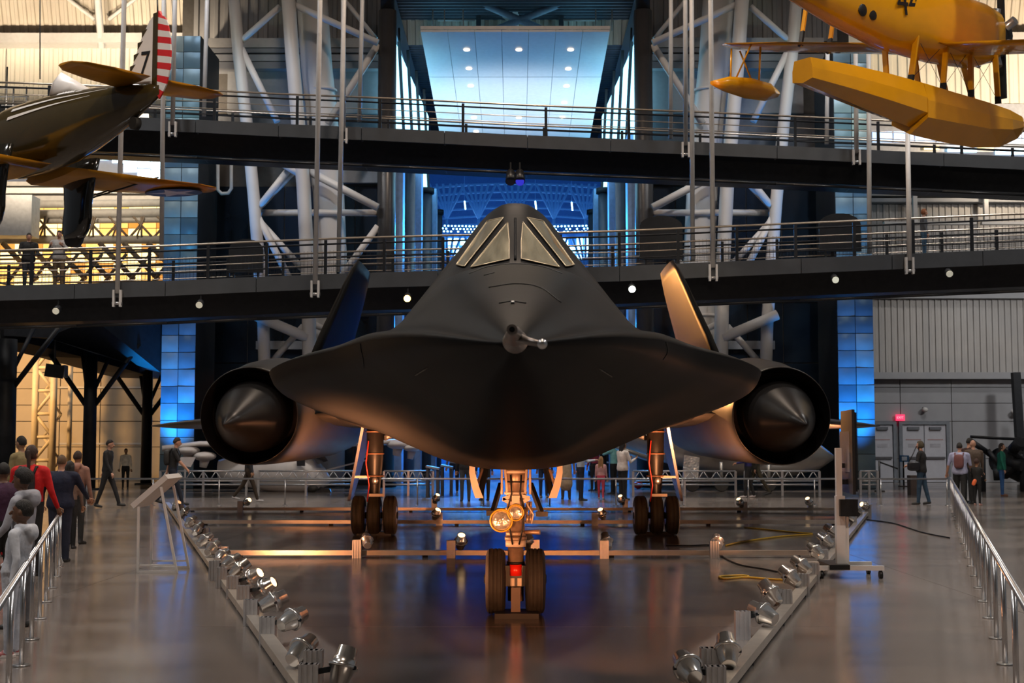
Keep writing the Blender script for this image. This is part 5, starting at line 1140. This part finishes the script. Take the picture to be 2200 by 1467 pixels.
# stanchion, sign and scaffolding by the right doors
stn = thing('stanchion', 'black belt stanchion beside the white doors', 'stanchion', G(1890, 1056)); g = G(1890, 1056)
MB().tube(g, g + Vector((0, 0, 1.05)), .035).build('post', M_black, stn); MB().tube(g, g + Vector((0, 0, .04)), .18).build('base', M_black, stn); MB().beam(g + Vector((0, 0, 1.0)), g + Vector((.9, 1, .75)), .01, .05).build('belt', M_black, stn)
ps = thing('pedestal_sign', 'small blue framed sign on a pole by the doors', 'sign', G(1942, 1045)); g = G(1942, 1045); zz = 1.1
MB().tube(g, g + Vector((0, 0, 1.15)), .03).build('pole', M_dark, ps); MB().tube(g, g + Vector((0, 0, .03)), .22).build('base', M_black, ps); MB().box(P(1943, 985, g.y), (.34, .04, .25)).build('frame', mat('sign_blue', (.03, .12, .28), .4), ps); MB().box(P(1943, 985, g.y - .03), (.2, .02, .15)).build('sheet', mat('sheet', (.5, .6, .75), .5), ps)
bn = tag(MB().bbox(P(1957, 1060, 44).x, P(1974, 1060, 44).x, 44, 44.4, 0, .62).build('litter_bin', mat('bin_brown', (.07, .05, .045), .5)), 'dark brown bin behind the woman with the shoulder bag', 'bin')
eg = thing('engine_display', 'dark engine with spread pipes on a stand at the right edge', 'engine', P(2150, 1040, 47))
for k in range(10):
    a = P(2115 + random.uniform(0, 80), 965 + random.uniform(0, 50), 47 + random.uniform(-.5, .5)); MB().tube(a, a + Vector((random.uniform(-.7, .7), random.uniform(-.4, .4), random.uniform(-.4, .5))), random.uniform(.06, .2), n=10).build('engine_pipe', M_dark, eg)
for px in (2112, 2195): MB().tube(Vector((P(px, 1000, 47).x, 47, 0)), P(px, 975, 47), .08).build('stand_leg', M_dark, eg)
MB().tube(P(2085, 938, 47), P(2215, 945, 47), .05).build('frame_bar', M_dark, eg); MB().rings([(P(2150, 990, 47), .45), (P(2175, 990, 47.5), .5)], 20).build('engine_core', M_dark, eg)
ck = thing('cart', 'dark cart with rail cage by the left back wall', 'cart', G(250, 1030)); g = G(250, 1032)
MB().bbox(g.x - .5, g.x + .55, g.y, g.y + .8, .35, 1.0).build('body', mat('cart_blue', (.03, .14, .25), .5), ck)
for k in range(5): MB().tube(g + Vector((-.4 + k * .2, 0, 1.0)), P(238 + k * 6.5, 943, g.y), .03).build('bar', M_dark, ck)
MB().tube(P(236, 943, g.y), P(266, 943, g.y), .03).build('top_bar', M_dark, ck)
for s in (-.4, .4): MB().tube(g + Vector((s, .3, .36)), g + Vector((s, .3, 0)), .12).build('wheel', M_black, ck)
# ================================================================== PEOPLE
PQ = []
SKIN = {'dark': (0.13, 0.06, 0.032), 'light': (0.50, 0.27, 0.18), 'mid': (0.30, 0.16, 0.09)}
def capsule(m, p0, p1, r0, r1, n=10, sy=1.0):
    p0, p1 = Vector(p0), Vector(p1); d = (p1 - p0).normalized(); pr = []
    for k in range(1, 5): a = math.pi / 2 * k / 4; pr.append((p0 - d * r0 * math.cos(a), r0 * math.sin(a)))
    for k in range(4, 0, -1): a = math.pi / 2 * k / 4; pr.append((p1 + d * r1 * math.cos(a), r1 * math.sin(a)))
    pr = [(p0 - d * r0 * .999, r0 * .08)] + pr + [(p1 + d * r1 * .999, r1 * .08)]
    m.rings(pr, n)
def person(label, x, y, h, face, top, pants, skin='light', hair=(.03, .02, .015), shoes=(.03, .03, .03), z=0.0, legs=((0, 0), (0, 0)), arms=((5, 8, 10), (5, 8, 10)), lean=0, head=(0, 0), hairstyle='short', vox=.013, build=1.0, extra=(), group='visitors', hem=0.0, sleeve=True, shirt=None, hood=None, backpack=None, skirt=None, cap=None, sole=None):
    """face: 0 looks away from the camera, 90 to the left, 180 to the camera, 270 to the right"""
    s = h / 1.75; kid = h < 1.45; hs = (1.0 if not kid else 1.75 / h * (.86 if h > 1.3 else .84)) * 1.0
    root = thing('person', label, 'person', (x, y, z), R(face), group)
    prims = []      # (kind, data, tag)
    def cap_(p0, p1, r0, r1, tg): prims.append(('c', Vector(p0) * s, Vector(p1) * s, r0 * s, r1 * s, tg))
    def ell_(c, r, tg, rot=None): prims.append(('e', Vector(c) * s, tuple(q * s for q in r), rot, tg))
    B = build; RL = Matrix.Rotation(R(-lean), 3, 'X')
    piv = Vector((0, 0, .95))
    def T(v): return piv + RL @ (Vector(v) - piv)
    tp = 'top'
    # torso: one lofted shape from crotch to shoulders
    tz = [(.80, .10, .075), (.84, .135, .100), (.90, .163, .118), (.97, .166, .118), (1.05, .150, .108), (1.13, .148, .106), (1.22, .160, .114), (1.30, .170, .118), (1.37, .168, .108), (1.42, .140, .090), (1.46, .085, .065), (1.48, .04, .035)]
    hz = .99 - hem * 1.6 - (.04 if hem > 0 else 0)
    rg_ = []
    for zz, rx, ry in tz:
        f = 1 + (.07 if zz > hz else 0) + (.05 if hem > 0 and hz < zz < 1.1 else 0)
        c_ = T((0, -.004, zz)) if zz > .9 else Vector((0, -.004, zz)); rg_.append((c_ * s, rx * B * f * s, ry * B * f * s))
    prims.append(('t', rg_, hz, tz))
    for q in (-1, 1): cap_(T((q * .05, -.005, 1.44)), T((q * .165 * B, -.005, 1.405)), .05, .062 * B, tp)
    cap_(T((0, -.005, 1.43)), T((0, .01, 1.53)), .055, .052, 'skin')
    # head
    hc = T((0, .02, 1.53)); HR = RL @ Matrix.Rotation(R(head[0]), 3, 'Z') @ Matrix.Rotation(R(head[1]), 3, 'X'); k = hs
    def Hd(v): return hc + HR @ (Vector(v) * k)
    ell_(Hd((0, 0, .105)), (.074 * k, .094 * k, .105 * k), 'skin', HR); ell_(Hd((0, .035, .045)), (.054 * k, .058 * k, .058 * k), 'skin', HR)
    cap_(Hd((0, .095, .098)), Hd((0, .118, .066)), .011 * k, .018 * k, 'skin'); cap_(Hd((-.018, .088, .036)), Hd((.018, .088, .036)), .010 * k, .010 * k, 'lip')
    for q in (-1, 1):
        ell_(Hd((q * .076, -.005, .085)), (.012 * k, .022 * k, .032 * k), 'skin', HR); cap_(Hd((q * .02, .088, .122)), Hd((q * .045, .078, .122)), .008 * k, .007 * k, 'skin')
    # legs
    for q, (sw, kn) in zip((-1, 1), legs):
        hip = Vector((q * .088, 0, .90)); a = R(sw); knee = hip + Vector((q * .01, math.sin(a) * .42, -math.cos(a) * .42)); b = R(sw - kn)
        ank = knee + Vector((0, math.sin(b) * .41, -math.cos(b) * .41))
        cap_(hip, knee, .092 * B, .062 * B, 'pants'); cap_(knee, ank, .062 * B, .046 * B, 'pants')
        fdir = Vector((q * .12, math.cos(b * .6), min(0, math.sin(b * .6)) * .6)).normalized()
        cap_(ank + Vector((0, -.02, -.035)), ank + fdir * .15 + Vector((0, 0, -.05)), .042, .036, 'shoe')
    # arms
    hands = []
    for q, (pit, abd, elb) in zip((-1, 1), arms):
        sh = T((q * .185 * B, -.005, 1.395)); Ra = RL @ Matrix.Rotation(R(q * -abd), 3, 'Y') ; dU = Ra @ Vector((0, math.sin(R(pit)), -math.cos(R(pit))))
        el = sh + dU * .285; dF = Ra @ Vector((-q * math.sin(R(elb)) * .25, math.sin(R(pit + elb)), -math.cos(R(pit + elb)))); dF.normalize(); wr = el + dF * .25
        cap_(sh, el, .058 * B, .046, tp if sleeve else tp); cap_(el, wr, .045, .034, tp if sleeve is True else 'skin')
        if sleeve is False: prims[-2] = prims[-2]
        hd = wr + dF * .035; cap_(wr, wr + dF * .085, .027, .034, 'skin'); hands.append((wr, dF, q))
    if hood:
        prims.append(('c', T((-.07, -.10, 1.47)) * s, T((.07, -.10, 1.47)) * s, .062 * s, .062 * s, tp)); prims.append(('e', T((0, -.13, 1.43)) * s, (.11 * s, .07 * s, .10 * s), None, tp)); prims.append(('c', T((-.075, .03, 1.475)) * s, T((-.07, -.1, 1.48)) * s, .035 * s, .05 * s, tp)); prims.append(('c', T((.075, .03, 1.475)) * s, T((.07, -.1, 1.48)) * s, .035 * s, .05 * s, tp))
    if skirt: cap_((0, 0, .95), (0, 0, skirt), .16 * B, .20 * B, tp)
    m = MB()
    for p in prims:
        if p[0] == 'c': capsule(m, p[1], p[2], p[3], p[4])
        elif p[0] == 't': m.loft([[c_ + Vector((math.cos(a) * rx, math.sin(a) * ry, 0)) for a in [2 * math.pi * i / 16 for i in range(16)]] for c_, rx, ry in p[1]])
        else: m.ell(p[1], p[2], 12, 8, 0, p[3])
    me = m.mesh('tmp', []); o = bpy.data.objects.new('tmp', me); COL.objects.link(o)
    md = o.modifiers.new('r', 'REMESH'); md.mode = 'VOXEL'; md.voxel_size = vox; md.use_smooth_shade = True
    sm = o.modifiers.new('s', 'SMOOTH'); sm.factor = .5; sm.iterations = 5
    tagn = ['skin', 'top', 'pants', 'shoe', 'lip']
    mats = [mat('skin_' + skin, SKIN[skin], .5, var=.06, scale=8), mat('cloth_%.3f_%.3f_%.3f' % tuple(top), top, .85, var=.18, scale=9, bump=.25, bscale=14), mat('cloth_%.3f_%.3f_%.3f' % tuple(pants), pants, .85, var=.18, scale=9, bump=.25, bscale=14), mat('shoe_%.3f_%.3f_%.3f' % tuple(shoes), shoes, .5, var=.1), mat('lip_' + skin, tuple(c * q for c, q in zip(SKIN[skin], (.9, .6, .6))), .4, var=0), mat('eye_white', (.7, .7, .7), .2, var=0), mat('eye_dark', (.01, .008, .006), .15, var=0), mat('hair_%.3f_%.3f_%.3f' % tuple(hair), hair, .55, var=.3, scale=25, stretch=(6, 6, 1), bump=.5, bscale=40)]
    # fingers and eyes stay separate shells of the same mesh
    ex = MB()
    for wr, dF, q in hands:
        side = dF.cross(Vector((0, 1, 0)) if abs(dF.y) < .9 else Vector((0, 0, 1))).normalized()
        if side.length < .5: side = Vector((1, 0, 0))
        nrm = side.cross(dF).normalized(); base = wr + dF * .085
        for j, (off, ln) in enumerate(((-.027, .062), (-.009, .072), (.009, .068), (.026, .054))):
            p0 = base + side * off; p1 = p0 + (dF * .75 - nrm * .25).normalized() * ln * .55; p2 = p1 + (dF * .45 - nrm * .75).normalized() * ln * .5
            capsule(ex, p0 * s, p1 * s, .0105 * s, .0095 * s, 6); capsule(ex, p1 * s, p2 * s, .0095 * s, .008 * s, 6)
        p0 = wr + dF * .03 + side * .028; p1 = p0 + (side * .6 + dF * .7).normalized() * .045; p2 = p1 + (dF * .8 - nrm * .4).normalized() * .035
        capsule(ex, p0 * s, p1 * s, .012 * s, .0105 * s, 6); capsule(ex, p1 * s, p2 * s, .0105 * s, .009 * s, 6)
    for q in (-1, 1):
        ex.ell(Hd((q * .030, .0765, .105)) * s, tuple(c * s * k for c in (.011, .010, .007)), 8, 6, 5, HR); ex.ell(Hd((q * .030, .0835, .105)) * s, tuple(c * s * k for c in (.0055, .004, .0055)), 8, 6, 6, HR)
        capsule(ex, Hd((q * .018, .094, .133)) * s, Hd((q * .048, .083, .132)) * s, .005 * s * k, .004 * s * k, 5); 
        for f in range(len(ex.f)): pass
    nb = len(ex.f)
    PQ.append((root, o, prims, ex, tagn, mats))
    # hair: a shell that dips inside the head where the face is
    hm = MB(); nu, nv = 24, 16; vs = []; fs = []; c0 = Vector((0, -.004, .108))
    for j in range(nv + 1):
        t = math.pi * j / nv
        for i in range(nu):
            a = 2 * math.pi * i / nu; v = Vector((math.sin(t) * math.cos(a), math.sin(t) * math.sin(a), math.cos(t)))
            front = v.y; lim = .42 if hairstyle != 'bald' else 9
            if hairstyle in ('short', 'buzz', 'afro'): cov = min(1, max(0, (v.z - (.35 * front + .05 if front > 0 else -.45)) * 5 + .2))
            elif hairstyle in ('long', 'pony', 'bob'): cov = min(1, max(0, (v.z - (.55 if front > .35 else -.75)) * 4 + .3)) if front > .35 else min(1, max(0, (v.z + .85) * 4))
            else: cov = 0
            th = {'short': 1.10, 'buzz': 1.05, 'afro': 1.22, 'long': 1.12, 'pony': 1.10, 'bob': 1.18}.get(hairstyle, 1)
            rr = lerp(.90, th + (random.uniform(-.035, .045) if hairstyle != 'buzz' else random.uniform(-.01, .012)), cov); vs.append(Hd(Vector((v.x * .074 * rr, v.y * .094 * rr, v.z * .105 * rr)) + c0) * s)
    for j in range(nv):
        for i in range(nu): a, b = j * nu + i, j * nu + (i + 1) % nu; fs.append((a, b, b + nu, a + nu))
    if hairstyle != 'bald':
        hm.add(vs, fs, 0, True)
        if hairstyle == 'long':
            for q in (-.04, 0, .04): capsule(hm, Hd((q, -.055, .10)) * s, Hd((q * 1.4, -.085, -.17)) * s, .05 * s * k, .035 * s * k, 8)
        if hairstyle == 'pony': capsule(hm, Hd((0, -.09, .12)) * s, Hd((0.02, -.12, -.10)) * s, .035 * s * k, .02 * s * k, 8)
        hm.build('hair', mats[7], root, True)
    if cap:
        cm = MB(); cm.ell(Hd((0, -.002, .135)) * s, (.082 * s * k, .102 * s * k, .085 * s * k), 16, 8, 0, HR); cm.build('cap', mat('cap_%.2f_%.2f_%.2f' % tuple(cap), cap, .8), root, True)
    if backpack:
        bm_ = mat('pack_%.3f_%.3f_%.3f' % tuple(backpack), backpack, .7, var=.2, bump=.2)
        b = MB(); b.sell(T((0, -.18, 1.22)) * s, (.135 * s, .085 * s, .2 * s)); bp = b.build('backpack', bm_, root, True)
        for q in (-1, 1): MB().path([T((q * .10, -.14, 1.33)) * s, T((q * .115, -.08, 1.455)) * s, T((q * .125, .05, 1.46)) * s, T((q * .125, .125, 1.33)) * s, T((q * .14, .10, 1.12)) * s], .018 * s, 6).build('strap', bm_, bp, True)
    if shirt is not None:      # collar or undershirt showing at the neck
        MB().rings([(T((0, -.005, 1.425)) * s, .082 * s), (T((0, 0, 1.465)) * s, .066 * s), (T((0, 0, 1.475)) * s, .058 * s)], 14).build('collar', mat('collar_%.2f_%.2f_%.2f' % tuple(shirt), shirt, .8), root, True)
    if sole:
        for q, (sw, kn) in zip((-1, 1), legs):
            MB().box((q * .10 * s, .05 * s, .018 * s), (.085 * s, .25 * s, .03 * s)).build('sole', mat('sole_%.2f_%.2f_%.2f' % tuple(sole), sole, .5), root, True)
    return root
def finish_people():
    dg = bpy.context.evaluated_depsgraph_get(); dg.update()
    for root, o, prims, ex, tagn, mats in PQ:
        me = bpy.data.meshes.new_from_object(o.evaluated_get(dg))
        nv = len(me.vertices); co = np.empty(nv * 3, np.float32); me.vertices.foreach_get('co', co); co = co.reshape(-1, 3)
        nf = len(me.polygons); fc = np.empty(nf * 3, np.float32); me.polygons.foreach_get('center', fc); fc = fc.reshape(-1, 3)
        best = np.full(nf, 9e9); idx = np.zeros(nf, int)
        for p in prims:
            if p[0] == 'c':
                a, b = np.array(p[1]), np.array(p[2]); ab = b - a; t = np.clip(((fc - a) @ ab) / max(1e-9, ab @ ab), 0, 1)
                d = np.linalg.norm(fc - a - t[:, None] * ab, axis=1) - (p[3] + (p[4] - p[3]) * t); tg = p[5]
            elif p[0] == 't':
                zs = np.array([r_[0].z for r_ in p[1]]); z0 = np.array([q_[0] for q_ in p[3]])
                f_ = lambda i: np.interp(fc[:, 2], zs, np.array([i(r_) for r_ in p[1]]))
                cx, cy, rx, ry = f_(lambda r_: r_[0].x), f_(lambda r_: r_[0].y), f_(lambda r_: r_[1]), f_(lambda r_: r_[2])
                d = (np.sqrt(((fc[:, 0] - cx) / rx) ** 2 + ((fc[:, 1] - cy) / ry) ** 2) - 1) * np.minimum(rx, ry) + np.maximum(0, zs[0] - fc[:, 2]) + np.maximum(0, fc[:, 2] - zs[-1])
                zl = np.interp(fc[:, 2], zs, z0); up = d < best; best[up] = d[up]; idx[up & (zl >= p[2])] = tagn.index('top'); idx[up & (zl < p[2])] = tagn.index('pants'); continue
            else:
                q = fc - np.array(p[1])
                if p[3] is not None: q = q @ np.array(p[3])
                d = (np.linalg.norm(q / np.array(p[2]), axis=1) - 1) * min(p[2]); tg = p[4]
            up = d < best; best[up] = d[up]; idx[up] = tagn.index(tg)
        mb = MB(); mb.v = [tuple(c) for c in co.tolist()]; mb.f = [tuple(p.vertices) for p in me.polygons]; mb.m = idx.tolist(); mb.sm = [True] * nf
        mb.add(ex.v, ex.f, 0, True); mb.m[nf:] = ex.m
        mesh = mb.mesh('body', mats); b = place('body', mesh, root, True)
        bpy.data.objects.remove(o); bpy.data.meshes.remove(me)
GREYC = (.52, .55, .61); BLK = (.012, .012, .013); NAVY = (.012, .016, .035); JEAN = (.03, .06, .12)
def at(px, d): return P(px, 1000, d).x
# --- left crowd
person('small boy in light grey hoodie and sweatpants leaning on the left barrier', at(36, 11.05), 11.05, 1.20, 86, GREYC, (.55, .58, .65), 'dark', (.01, .008, .006), (.35, .10, .10), hairstyle='buzz', vox=.008, hood=True, hem=.03, arms=((-24, 16, 22), (12, 12, 40)), lean=-9, head=(0, -2), sole=(.8, .75, .72), build=1.12, group='children at the left barrier')
person('taller boy in grey hoodie standing behind the small boy', at(52, 12.7), 12.7, 1.43, 80, (.36, .37, .42), (.10, .10, .11), 'dark', (.008, .006, .005), hairstyle='afro', vox=.01, hood=True, arms=((15, 10, 30), (15, 10, 30)), head=(-4, 3), group='children at the left barrier')
person('woman in red hoodie with black backpack seen from behind', at(66, 17.6), 17.6, 1.64, -6, (.60, .012, .015), BLK, 'mid', (.035, .015, .008), hairstyle='pony', backpack=(.012, .012, .014), hood=False, build=1.14, arms=((10, 14, 25), (10, 14, 25)))
person('boy in navy jacket over blue shirt seen from behind at the barrier', at(132, 19.6), 19.6, 1.50, 4, (.008, .012, .035), NAVY, 'light', (.12, .07, .035), hairstyle='buzz', hem=.06, build=1.25, shirt=(.02, .12, .65), arms=((10, 16, 25), (25, 24, 35)))
person('child in dusty pink hoodie walking behind the boy in navy', at(166, 23.0), 23.0, 1.53, -10, (.30, .16, .12), (.03, .03, .03), 'mid', (.04, .02, .012), hairstyle='short', hood=True, build=1.05)
person('dark-haired child half hidden behind the boy in navy', at(150, 22.0), 22.0, 1.36, 8, (.20, .13, .10), BLK, 'mid', (.01, .008, .006), hairstyle='long')
person('person in khaki top looking left beneath the ramp', at(46, 24), 24, 1.78, 62, (.24, .19, .09), BLK, 'mid', (.01, .008, .006), hairstyle='short')
person('person in dark purple tee at the left picture edge', at(8, 15.2), 15.2, 1.46, 20, (.045, .012, .04), BLK, 'dark', (.008, .006, .005), hairstyle='buzz', build=1.25, shirt=(.4, .36, .32))
person('child in red tracksuit at the left picture edge', at(2, 20.5), 20.5, 1.12, 30, (.45, .012, .015), (.40, .010, .012), 'dark', (.008, .006, .005), hairstyle='buzz', build=1.35, arms=((25, 15, 40), (25, 15, 40)))
person('bearded man in black walking along the left aisle', at(231, 35.6), 35.6, 1.74, 262, BLK, BLK, 'light', (.02, .012, .008), hairstyle='short', legs=((22, 4), (-14, 6)), arms=((-28, 12, 8), (18, 8, 15)), lean=3, hem=.03)
person('man in black tee with backpack striding right past the white aircraft', at(372, 36.4), 36.4, 1.80, 276, BLK, (.012, .016, .03), 'light', (.03, .02, .014), hairstyle='short', legs=((-22, 14), (20, 5)), arms=((-25, 8, 15), (35, 10, 15)), sleeve=False, backpack=(.02, .02, .02), lean=6)
person('small child in white tee beside the cart', at(270, 50), 50, 1.45, 190, (.62, .58, .5), BLK, 'mid', (.01, .008, .006), hairstyle='buzz', vox=.018)
person('person in dark clothes walking half hidden behind the left engine', at(535, 38.5), 38.5, 1.7, 276, BLK, (.03, .02, .012), 'mid', (.01, .01, .01), shoes=(.4, .4, .42), legs=((-24, 14), (20, 4)), hairstyle='short')
# --- crowd in the blue passage
person('person in grey-blue shirt seen under the jet belly', at(976, 46), 46, 1.74, 10, (.22, .26, .36), NAVY, 'light', (.03, .02, .015), shoes=(.5, .5, .5), hairstyle='short', vox=.018)
person('person in black with grey jeans seen under the jet belly', at(1000, 39.5), 39.5, 1.76, 5, BLK, (.05, .055, .06), 'light', (.03, .02, .015), hairstyle='short', hem=.04, vox=.018)
person('person in dark clothes left of the nose gear strut', at(1042, 40), 40, 1.72, 20, (.02, .018, .016), (.02, .018, .016), 'light', (.03, .02, .015), hairstyle='short', vox=.018)
person('person in dark jacket and jeans right of the nose gear strut', at(1168, 42), 42, 1.7, 340, BLK, (.02, .03, .06), 'light', (.03, .02, .015), shoes=(.4, .35, .3), hem=.06, vox=.018)
person('person in long tan coat behind the right gear door', at(1216, 41), 41, 1.74, 0, (.34, .27, .18), (.05, .04, .04), 'light', (.08, .04, .02), hairstyle='bob', skirt=.45, vox=.018)
person('person in pale blue shirt seen from the side in the passage', at(1248, 40), 40, 1.70, 280, (.40, .48, .58), NAVY, 'light', (.03, .02, .015), hairstyle='short', arms=((30, 8, 70), (30, 8, 70)), vox=.018)
person('little girl with long fair hair, pink jacket and red leggings', at(1291, 41), 41, 1.22, 350, (.50, .28, .28), (.45, .05, .09), 'light', (.30, .16, .06), shoes=(.6, .5, .45), hairstyle='long', legs=((8, 2), (-6, 4)), vox=.016)
person('woman with long black hair in white sweater', at(1338, 40.5), 40.5, 1.70, 300, (.62, .58, .55), BLK, 'mid', (.006, .005, .005), hairstyle='long', build=1.2, hem=.05, arms=((20, 10, 95), (20, 10, 95)), vox=.018)
person('person in turquoise shirt raising a camera', at(1318, 45), 45, 1.72, 60, (.22, .55, .55), BLK, 'mid', (.01, .008, .006), hairstyle='short', arms=((70, 10, 80), (75, 10, 75)), sleeve=False, vox=.018)
person('person in black taking a photo in the passage', at(1296, 47), 47, 1.72, 90, BLK, BLK, 'light', (.05, .03, .02), hairstyle='short', arms=((60, 10, 70), (60, 10, 70)), sleeve=False, vox=.018)
person('person in burgundy jacket far back in the passage', at(1276, 48), 48, 1.66, 40, (.25, .02, .05), BLK, 'light', (.05, .03, .02), hairstyle='bob', vox=.018)
person('woman in blue walking beside the silver aircraft', at(1607, 42), 42, 1.68, 80, (.02, .02, .12), BLK, 'light', (.06, .04, .02), shoes=(.5, .45, .45), hairstyle='bob', legs=((10, 6), (-10, 4)), arms=((20, 8, 60), (20, 8, 60)), vox=.018)
person('man in dark olive striding beside the woman in blue', at(1624, 42.5), 42.5, 1.72, 95, (.02, .022, .016), (.05, .045, .03), 'light', (.05, .03, .02), hairstyle='short', legs=((-24, 10), (18, 4)), vox=.018)
# --- right side
person('woman in black vest with dark shoulder bag standing by the doors', at(1979, 37.6), 37.6, 1.70, 60, BLK, (.02, .05, .09), 'light', (.07, .055, .03), hairstyle='bob', hem=.05, build=1.08, legs=((6, 2), (-10, 4)), arms=((12, 12, 70), (5, 6, 15)), sleeve=True, shirt=(.30, .06, .04))
sb = thing('shoulder_bag', 'black shoulder bag carried by the woman at the doors', 'bag', P(1963, 1005, 37.3)); bq = P(1963, 1001, 37.35); MB_ = mat('bag_black', (.012, .013, .018), .35)
MB().sell(bq, (.17, .07, .13), .5).build('pouch', MB_, sb); MB().sell(bq + Vector((0, -.06, .03)), (.15, .03, .08), .5).build('flap', MB_, sb)
MB().path([bq + Vector((-.13, 0, .1)), bq + Vector((0, .08, .3)), bq + Vector((.12, .14, .52)), bq + Vector((.2, .2, .5)), bq + Vector((.2, .16, .25)), bq + Vector((.14, 0, .1))], .015, 6).build('strap', MB_, sb)
person('man in blue and white tie-dye tee with patterned backpack', at(2062, 37.4), 37.4, 1.66, 335, (.36, .38, .55), BLK, 'light', (.02, .015, .01), hairstyle='short', build=1.2, hem=.06, sleeve=False, backpack=(.16, .06, .06), legs=((8, 2), (-12, 2)), arms=((5, 18, 15), (10, 12, 30)))
person('man with dark hair bending over behind the tie-dye shirt', at(2078, 38.6), 38.6, 1.80, 300, (.05, .02, .015), BLK, 'light', (.012, .01, .008), hairstyle='short', lean=8)
person('bald man in brown jacket with the group at the right', at(2092, 38.0), 38.0, 1.74, 5, (.10, .07, .05), BLK, 'light', (.3, .3, .3), hairstyle='bald', build=1.15, legs=((-6, 2), (20, 4)))
person('child in black holding an orange toy in front of the brown jacket', at(2098, 37.2), 37.2, 1.2, 320, (.014, .014, .014), BLK, 'mid', (.05, .02, .012), shoes=(.6, .35, .3), hairstyle='short', arms=((15, 8, 50), (15, 8, 50)))
tag(MB().sell(P(2093, 1036, 36.98), (.05, .04, .09), .7, 0, Matrix.Rotation(R(25), 3, 'Y')).build('orange_toy', mat('toy_orange', (.8, .16, .05), .4)), 'small orange toy held by the child in black', 'toy')
person('woman in green cardigan and blue jeans by the engine display', at(2152, 43.5), 43.5, 1.64, 250, (.012, .16, .11), (.03, .10, .28), 'light', (.03, .018, .012), shoes=(.16, .07, .04), hairstyle='long', build=1.15, hem=.12, shirt=BLK)
# --- on the bridges
zb1 = lambda px: interp(tab1, at(px, D1 + 1))
person('man in black sweater standing on the lower footbridge', at(50, D1 + 1), D1 + 1, 1.75, 200, BLK, (.04, .05, .07), 'light', (.02, .015, .01), z=zb1(50) - .03, build=1.15, arms=((15, 12, 60), (15, 12, 60)), hem=.05, group='visitors on the footbridges')
person('man in grey sweatshirt holding a phone on the lower footbridge', at(116, D1 + 1), D1 + 1, 1.80, 185, (.36, .35, .34), (.16, .11, .06), 'light', (.04, .02, .012), z=zb1(116) - .03, build=1.12, arms=((25, 12, 95), (25, 12, 95)), hem=.05, group='visitors on the footbridges')
person('person in jeans walking on the right end of the lower footbridge', at(1996, D1 + 1.6), D1 + 1.6, 1.6, 260, (.07, .08, .10), (.04, .10, .18), 'light', (.22, .07, .02), z=interp(tab1, at(1996, D1 + 1.6)) - .03, hairstyle='bob', group='visitors on the footbridges')
pv = P(137, 171, 55); 
person('person in cap on the high gallery above the olive fighter', pv.x, 55, 1.7, 255, (.08, .05, .05), BLK, 'light', (.02, .015, .01), z=P(137, 167, 55).z - 1.7, cap=(.03, .02, .02), group='visitors on the footbridges')
# gallery the last visitor stands on
gz = P(137, 167, 55).z - 1.7; gl = thing('gallery', 'dark high gallery with railing behind the olive fighter', 'gallery', (-20, 55, gz))
MB().bbox(-34, P(335, 200, 55).x, 54, 57.5, gz - .35, gz - .01).build('deck', M_fascia, gl)
for z_ in (.35, .7, 1.05): MB().tube((-34, 54.1, gz + z_), (P(60, 200, 54).x, 54.1, gz + z_), .03, n=6).build('rail', M_dark, gl)
for px in (-20, 12, 27, 55): MB().tube((P(px, 200, 54).x, 54.1, gz), (P(px, 200, 54).x, 54.1, gz + (1.1 if px != 12 else 1.9)), .035, n=6).build('post', M_dark, gl)
finish_people()
